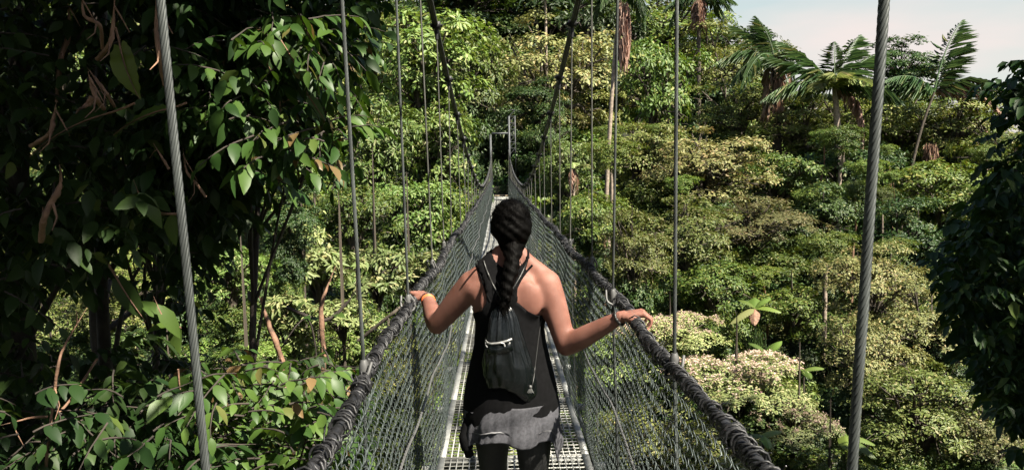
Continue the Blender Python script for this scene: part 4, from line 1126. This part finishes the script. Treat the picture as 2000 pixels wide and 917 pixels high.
# tank top: fitted racer back above, hanging loose below
tb = MB(); torso(tb, .006)
tb.loft([(.030, 3.318, z, rx, ry) for z, rx, ry in ((.70, .202, .150), (.74, .203, .152), (.80, .200, .150), (.88, .187, .140), (.96, .168, .125), (1.04, .150, .113), (1.10, .144, .106), (1.15, .142, .102), (1.19, .135, .095))], 44,
        wob=lambda th, q: 1 + .012 * np.sin(th * 7 + q * .5) * max(0, (6 - q) / 6) + .008 * np.sin(th * 13 - q))
tank_me = remesh(tb, 'tank_top', M['tank'], .0042, 5)
relax(tank_me, lambda c: (c[:, 2] > 1.08).astype(float), 38)
def tank_cut(p):
    """signed: > 0 is fabric"""
    x, y, z = p
    back = y < 3.33
    hem = .765 + .10 * np.clip((x - .03) / .19, -1, 0) + .012 * math.sin(x * 30)
    f = z - hem
    if back:
        l = np.interp(z, [1.15, 1.165, 1.19, 1.23, 1.30, 1.345, 1.40], [-.20, -.125, -.085, -.062, -.064, -.088, -.10])
        rr_ = np.interp(z, [1.15, 1.165, 1.19, 1.23, 1.30, 1.345, 1.40], [.26, .150, .105, .060, .066, .098, .115])
        f = min(f, x - l, rr_ - x)
        f = min(f, math.hypot((x - .037) / 1.1, (z - 1.425)) - .068)
    else:
        l = np.interp(z, [1.15, 1.20, 1.26, 1.40], [-.20, -.10, -.075, -.088]); rr_ = np.interp(z, [1.15, 1.20, 1.26, 1.40], [.26, .17, .145, .115])
        f = min(f, x - l, rr_ - x, math.hypot((x - .037) / .9, (z - 1.40)) - .11)
    return f
bm = bmesh.new(); bm.from_mesh(tank_me)
fv = {v.index: tank_cut(v.co) for v in bm.verts}
bm.verts.ensure_lookup_table()
bmesh.ops.delete(bm, geom=[f for f in bm.faces if all(fv[v.index] < 0 for v in f.verts)], context='FACES')
for v in bm.verts:
    if v.is_boundary or fv[v.index] < 0:
        for _ in range(3):
            c = v.co; f0 = tank_cut(c); e = .002
            g = Vector((tank_cut((c.x + e, c.y, c.z)) - f0, 0, tank_cut((c.x, c.y, c.z + e)) - f0)) / e
            if g.length > .2 and abs(f0) < .02:
                st = g * (f0 / g.length_squared) * .9
                if st.length < .007: v.co = c - st
bm.to_mesh(tank_me); bm.free(); tank_me.materials.clear(); tank_me.materials.append(M['tank'])
tbv = bvh_of(tank_me)
tank = pobj('tank_top', tank_me)
sm = tank.modifiers.new('thickness', 'SOLIDIFY'); sm.thickness = .003; sm.offset = 1

body = pobj('body', body_me)

def on_back(x, z, lift=.004, both=True):
    best = None
    for b in ((bv, tbv) if both else (bv,)):
        h = b.ray_cast(Vector((x, 2.6, z)), Vector((0, 1, 0)))
        if h[0] is not None and (best is None or h[0].y < best): best = h[0].y
    return np.array([x, (best if best is not None else 3.24) - lift, z])
def over(pts, rad, name, mat, parent=person, lift=.003, n=6, flat=None):
    c = smooth_pts(pts, 8); q = np.array([on_back(a, b, lift) for a, b in c])
    for _ in range(3): q[1:-1] = (q[:-2] + q[1:-1] * 2 + q[2:]) / 4
    m = MB(); m.tube(q, rad, n); return pobj(name, m.mesh(name, mat), parent)
def Zp(py, d=3.22): return 1.78 - (py - 325) * d / F
def Xp(px, d=3.22): return (px - 978) * d / F
def bp(px, py): 
    p = P(px, py, 3.22); return (p.x, p.z)
over([bp(929, 517), bp(937, 540), bp(946, 562), bp(957, 588)], .0045, 'thin_strap', M['tank'], lift=.002)
over([bp(1041, 521), bp(1028, 535), bp(1016, 550), bp(1003, 575)], .0045, 'thin_strap', M['tank'], lift=.002)

# hair: smooth cap, gathered low, long tail down the back
mb = MB()
mb.ell((hx, hy - .006, hz + .026), (.083, .100, .082), 28, 18)
mb.ell((hx, hy - .045, hz - .016), (.083, .068, .078), 24, 14)
mb.loft([(hx, hy - .012, hz - .03, .079, .078), (hx + .002, hy - .028, hz - .065, .068, .062), (hx + .004, hy - .045, hz - .095, .050, .046), (hx + .004, hy - .055, hz - .125, .040, .036)], 24)
tl = [(hx + .002, hy - .075, 1.44), (.045, 3.255, 1.40), (.036, 3.215, 1.35), (.022, 3.195, 1.30), (.014, 3.193, 1.25), (.008, 3.197, 1.20), (.006, 3.2, 1.165)]
tp_ = smooth_pts(tl, 8); k = np.linspace(0, 1, len(tp_))
mb.tube(tp_, .040 - .024 * k ** .9 + .0015 * np.sin(k * 24), 14)
for q in range(3):      # braid strands
    off = np.stack([.018 * np.sin(k * 26 + q * 2.1) * (1 - .5 * k), -.010 - .010 * np.cos(k * 52 + q * 2.1), 0 * k], -1)
    mb.tube(tp_ + off, .012 * (1 - .45 * k), 10)
for s in (-1, 1): mb.ell((hx + s * .070, hy - .018, hz - .005), (.018, .04, .045))
hair_me = remesh(mb, 'hair', M['hair'], .0036, 4)
# strand relief combed from the crown to the nape
n_ = len(hair_me.vertices); co = np.empty(n_ * 3); hair_me.vertices.foreach_get('co', co); co = co.reshape(-1, 3)
ang = np.arctan2(co[:, 0] - hx, -(co[:, 1] - hy)); nn_ = np.empty(n_ * 3); hair_me.vertices.foreach_get('normal', nn_); nn_ = nn_.reshape(-1, 3)
rel = .0005 * np.sin(ang * 46 + 5 * np.sin(co[:, 2] * 40) + 3 * np.sin(ang * 9)) + .0005 * np.sin(ang * 97 + co[:, 2] * 60 + 4 * np.sin(ang * 5))
rel = rel * (co[:, 2] > 1.40) + (co[:, 2] <= 1.40) * .0012 * np.sin(co[:, 0] * 900 + co[:, 2] * 160)
lump = .0016 * np.sin(co[:, 0] * 95 + 2 * np.sin(co[:, 2] * 60)) * np.sin(co[:, 2] * 80 + co[:, 1] * 50) + .002 * np.sin(co[:, 2] * 150 + co[:, 0] * 120)
hair_me.vertices.foreach_set('co', (co + nn_ * (rel + lump)[:, None]).ravel()); hair_me.update()
hair = pobj('hair', hair_me)
mb = MB(); r = np.random.default_rng(77)
for _ in range(520):
    a = r.uniform(0, 2 * PI); ph = r.uniform(.05, 1.9)
    d0 = np.array([math.sin(ph) * math.cos(a), math.sin(ph) * math.sin(a), math.cos(ph)])
    p0 = np.array([hx, hy - .012, hz + .024]) + d0 * np.array([.082, .098, .081])
    tdir = unit(np.cross(d0, r.normal(0, 1, 3))) ; l_ = r.uniform(.015, .05)
    mb.tube([p0, p0 + (tdir + d0 * .12) * l_ * .5, p0 + (tdir * .9 + d0 * .30) * l_], [.0008, .0006, .0003], 3, cap=False)
for _ in range(160):
    i = r.integers(4, len(tp_) - 2); p0 = tp_[i] + r.normal(0, .014, 3); mb.tube([p0, p0 + np.array([r.normal(0, .012), -.012, -.02]), p0 + np.array([r.normal(0, .02), -.016, -.05])], [.0011, .0009, .0004], 3, cap=False)
pobj('loose_hair', mb.mesh('loose_hair', M['hair']), hair)
mb = MB(); mb.tube([tp_[-1] + np.array([0, 0, .006]), tp_[-1] - np.array([0, 0, .008])], [.017, .016], 10); pobj('hair_band', mb.mesh('hair_band', M['blackband']), hair)

# drawstring bag
bagc = [(.004, 1.215, .022, .016), (.003, 1.205, .036, .022), (.004, 1.17, .050, .030), (.006, 1.12, .062, .038), (.010, 1.05, .080, .046), (.018, .98, .096, .052), (.026, .92, .104, .052), (.032, .875, .098, .046), (.038, .85, .078, .032), (.042, .84, .040, .014)]
N_ = 96; rings = []; V = []
zs = np.array([b[1] for b in bagc][::-1]); fx = np.array([b[0] for b in bagc][::-1]); fr = np.array([b[2] for b in bagc][::-1]); fd = np.array([b[3] for b in bagc][::-1])
ZZ = np.linspace(1.215, .84, 60)
th = np.linspace(0, 2 * PI, N_, endpoint=False)
r = np.random.default_rng(9)
for z in ZZ:
    u = min(1.0, max(0.0, (1.215 - z) / .375))
    x0 = np.interp(z, zs, fx); rx = np.interp(z, zs, fr); ry = np.interp(z, zs, fd)
    fold = (.13 * np.sin(th * 13 + 1.5 * np.sin(u * 3)) + .08 * np.sin(th * 23 + u * 4)) * (1 - u) ** 1.3 \
        + .05 * np.sin(th * 5 + u * 9) * u + .07 * np.sin(th * 9 - u * 11 + 1) * u * (1.2 - u) + .03 * np.sin(th * 17 + u * 25) * u
    k = 1 + fold
    cy = 3.222 - ry * .62 - .004
    sx_ = np.sign(np.cos(th)) * np.abs(np.cos(th)) ** .85
    V.append(np.stack([x0 + rx * sx_ * k, cy + ry * np.sin(th) * k, z + .012 * np.sin(th * 3 + 1) * u - .030 * np.cos(th) * u ** 3], -1))
V = np.concatenate(V); m_ = len(ZZ)
Fc = [(i * N_ + j, (i + 1) * N_ + j, (i + 1) * N_ + (j + 1) % N_, i * N_ + (j + 1) % N_) for i in range(m_ - 1) for j in range(N_)]
mb = MB(); mb.add(V, Fc)
for e in (0, m_ - 1):
    ring = V[e * N_:(e + 1) * N_]; mb.add(np.vstack([ring, ring.mean(0)]), [(j, (j + 1) % N_, N_) if e == 0 else ((j + 1) % N_, j, N_) for j in range(N_)])
bag_me = mb.mesh('drawstring_bag', M['satin']); _bm = bmesh.new(); _bm.from_mesh(bag_me); bmesh.ops.remove_doubles(_bm, verts=_bm.verts, dist=.00005); _bm.to_mesh(bag_me); _bm.free(); bagbv = bvh_of(bag_me)
bag = thing('drawstring_bag', 'black satin drawstring bag with a zip pocket hanging on the person\'s back', 'bag', tuple(PO))
pobj('pouch', bag_me, bag)
def on_bag(x, z, lift=.003):
    h = bagbv.ray_cast(Vector((x, 2.6, z)), Vector((0, 1, 0)))
    if h[0] is None: return on_back(x, z, lift)
    return np.array([x, h[0].y - lift, z])
def strip(pts, hw, name, mat, lift=.003, parent=bag):
    c = np.array(pts); c = smooth_pts(c, 10); V = []
    T = unit(np.gradient(c, axis=0)); Nn = np.stack([-T[:, 1], T[:, 0]], -1)
    for p, n2 in zip(c, Nn):
        for s in (-1, 0, 1):
            q = p + n2 * hw * s; V.append(on_bag(q[0], q[1], lift + (.0015 if s == 0 else 0)))
    V = np.array(V)
    for s in range(3):
        a_ = V[s::3, 1]; V[s::3, 1] = np.convolve(np.pad(a_, 2, mode='edge'), np.ones(5) / 5, 'valid') - .001
    Fc = [(i * 3 + j, i * 3 + j + 1, i * 3 + j + 4, i * 3 + j + 3) for i in range(len(c) - 1) for j in range(2)]
    o = pobj(name, np_mesh(name, V, Fc, mat=mat), parent); sm = o.modifiers.new('t', 'SOLIDIFY'); sm.thickness = .0025; sm.offset = 0
    return o
def bq(px, py): p = P(px, py, 3.15); return (p.x, p.z)
pk = strip([bq(951, 681), bq(960, 682), bq(980, 679), bq(999, 673)], .021, 'pocket', M['satin'], .004)
strip([bq(948, 669), bq(958, 671), bq(980, 667), bq(1000, 661)], .0042, 'zip', M['zip'], .007)
strip([bq(949, 666), bq(947, 673), bq(952, 679)], .0022, 'zip', M['zip'], .007)
m = MB(); a_ = on_bag(*bq(984, 668), .009); m.tube([a_, a_ + np.array([.004, -.002, -.014])], .0035, 6); m.tube([a_ + np.array([.0, 0, -.002]), a_ + np.array([-.012, -.001, .001])], .003, 6); pobj('zip_pull', m.mesh('zip_pull', M['zip']), bag)
def cordline(pts, name, rad=.0032, lift=.004):
    c = smooth_pts(pts, 10); q = np.array([on_bag(a, b, lift) for a, b in c])
    for _ in range(3): q[1:-1] = (q[:-2] + q[1:-1] * 2 + q[2:]) / 4
    m = MB(); m.tube(q, rad, 6); return pobj(name, m.mesh(name, M['blackband']), bag)
cordline([bp(982, 586), bp(965, 560), bp(952, 535), bp(944, 513)], 'shoulder_cord', .0045)
cordline([bp(986, 586), bp(1004, 560), bp(1020, 535), bp(1030, 515)], 'shoulder_cord', .0045)
cordline([bp(1034, 756), bp(1042, 730), bp(1047, 700), bp(1053, 660), bp(1058, 630)], 'side_cord', .0028)
m = MB(); a_ = on_bag(*bq(1036, 755), .006)
for q in range(6): m.tube([a_, a_ + np.array([(q - 2.5) * .005, -.004, -.022 - .003 * (q % 2)])], .0018, 4)
m.ell(a_, (.007, .006, .008), 10, 6); pobj('cord_knot', m.mesh('cord_knot', M['railpale']), bag)

# grey garment tied around the hips
def wrap_mesh(z0f, z1f, name, mat, rx0=.196, rx1=.205, ry0=.150, ry1=.160, off=0, rows=22, t0=-PI * 1.06, t1=.06 * PI):
    th = np.linspace(t0, t1, 150); V = []
    for i in range(rows):
        u = i / (rows - 1)
        zt = np.array([z0f(a) for a in th]); zb = np.array([z1f(a) for a in th]); z = zt + (zb - zt) * u
        fold = (.006 * np.sin(th * 9 + 1.1) + .003 * np.sin(th * 17 + u * 2) + .0015 * np.sin(th * 37 + u * 3)) * (.25 + .9 * u) + .004 * np.sin(u * 9 + th * 4)
        V.append(np.stack([.030 + (rx0 + (rx1 - rx0) * u + fold + off) * np.cos(th), 3.318 + (ry0 + (ry1 - ry0) * u + fold + off) * np.sin(th), z], -1))
    n = len(th); V = np.concatenate(V)
    Fc = [(i * n + j, i * n + j + 1, (i + 1) * n + j + 1, (i + 1) * n + j) for i in range(rows - 1) for j in range(n - 1)]
    return np_mesh(name, V, Fc, mat=mat)
def ztop(a): x = math.cos(a); return .800 - .035 * max(0, -x) 
def zbot(a):
    x = math.cos(a)
    return .645 - .012 * x + .012 * math.sin(a * 6) - .075 * math.exp(-((x + .95) / .10) ** 2) - .085 * math.exp(-((x - .93) / .08) ** 2)
gr = pobj('hip_wrap', wrap_mesh(ztop, zbot, 'hip_wrap', M['grey'])); s_ = gr.modifiers.new('t', 'SOLIDIFY'); s_.thickness = .005
pobj('seam', wrap_mesh(lambda a: zbot(a) + .047 + (.0 if abs(math.cos(a)) < .85 else -.0), lambda a: zbot(a) + .043, 'seam', M['greyseam'], rx0=.2035, rx1=.2040, ry0=.1572, ry1=.1578, off=.0035, rows=3, t0=-PI * .86, t1=-.14 * PI), gr)
# hanging sleeves tied in front, and black layer below on the left
mb = MB()
mb.tube(smooth_pts([(-.145, 3.28, .74), (-.165, 3.255, .66), (-.155, 3.26, .60), (-.148, 3.27, .57)], 6), [.022] * 6 + [.026] * 6 + [.020] * 6 + [.008], 12)
pobj('shirt_tail', mb.mesh('shirt_tail', M['tank']))

# leggings and shoes
mb = MB()
mb.loft([(XC + .003, 3.322, z, rx, ry) for z, rx, ry in ((.84, .168, .128), (.80, .165, .126), (.76, .150, .11), (.74, .1, .08))], 30)
for s, fy, pts in LEGS: mb.tube([p * 1.0 for p in pts], [.099, .089, .062, .060, .042], 20)
lg = pobj('leggings', remesh(mb, 'leggings', M['legging'], .007, 4))
for s, fy, pts in LEGS:
    a_ = pts[-1]; mb = MB()
    mb.tube([a_ + np.array([0, -.035, -.02]), a_ + np.array([0, .02, -.015]), a_ + np.array([0, .09, -.04]), a_ + np.array([0, .15, -.055]), a_ + np.array([0, .18, -.06])], [.036, .047, .042, .036, .02], 14)
    sh = pobj('shoe', remesh(mb, 'shoe', M['shoe'], .006, 3))
    mb = MB(); Vt = []
    for z in (0.003, .022):
        for t in np.linspace(0, 2 * PI, 24, endpoint=False): Vt.append((a_[0] + .043 * math.cos(t) * (1 - .12 * math.sin(t)), a_[1] + .068 + .128 * math.sin(t), z))
    mb.add(Vt, [(j, (j + 1) % 24, 24 + (j + 1) % 24, 24 + j) for j in range(24)]); mb.add(Vt[24:] + [(a_[0], a_[1] + .068, .022)], [(j, (j + 1) % 24, 24) for j in range(24)]); mb.add(Vt[:24] + [(a_[0], a_[1] + .068, .003)], [((j + 1) % 24, j, 24) for j in range(24)])
    pobj('sole', mb.mesh('sole', M['sole'], smooth=False), sh)

# wrist bands
def band(c, ax_, rad, tube, name, mat, label=None, beads=False):
    ax_ = unit(np.array(ax_, float)); a1 = unit(np.cross(ax_, [0, 0, 1.0])); a2 = np.cross(ax_, a1); t = np.linspace(0, 2 * PI, 33)
    p = c + rad * (np.cos(t)[:, None] * a1 + np.sin(t)[:, None] * a2)
    m = MB(); m.tube(p, tube * (1 + (.35 * np.sin(np.arange(33) * 2.0) if beads else 0)), 8, cap=False); o = pobj(name, m.mesh(name, mat))
    if label: o['label'] = label
dl = WRL - ELL; dr_ = WRR - ELR
band(WRL - unit(dl) * .012, dl, .0275, .005, 'wristband', M['blackband'], 'black wristband')
band(WRL - unit(dl) * .027, dl, .0285, .005, 'wristband', M['orange'], 'orange wristband')
band(WRL - unit(dl) * .040, dl, .0293, .0045, 'wristband', M['orange'], 'orange wristband')
band(WRR - unit(dr_) * .010, dr_, .0275, .0062, 'bracelet', M['blackband'], 'black braided bracelet', beads=True)
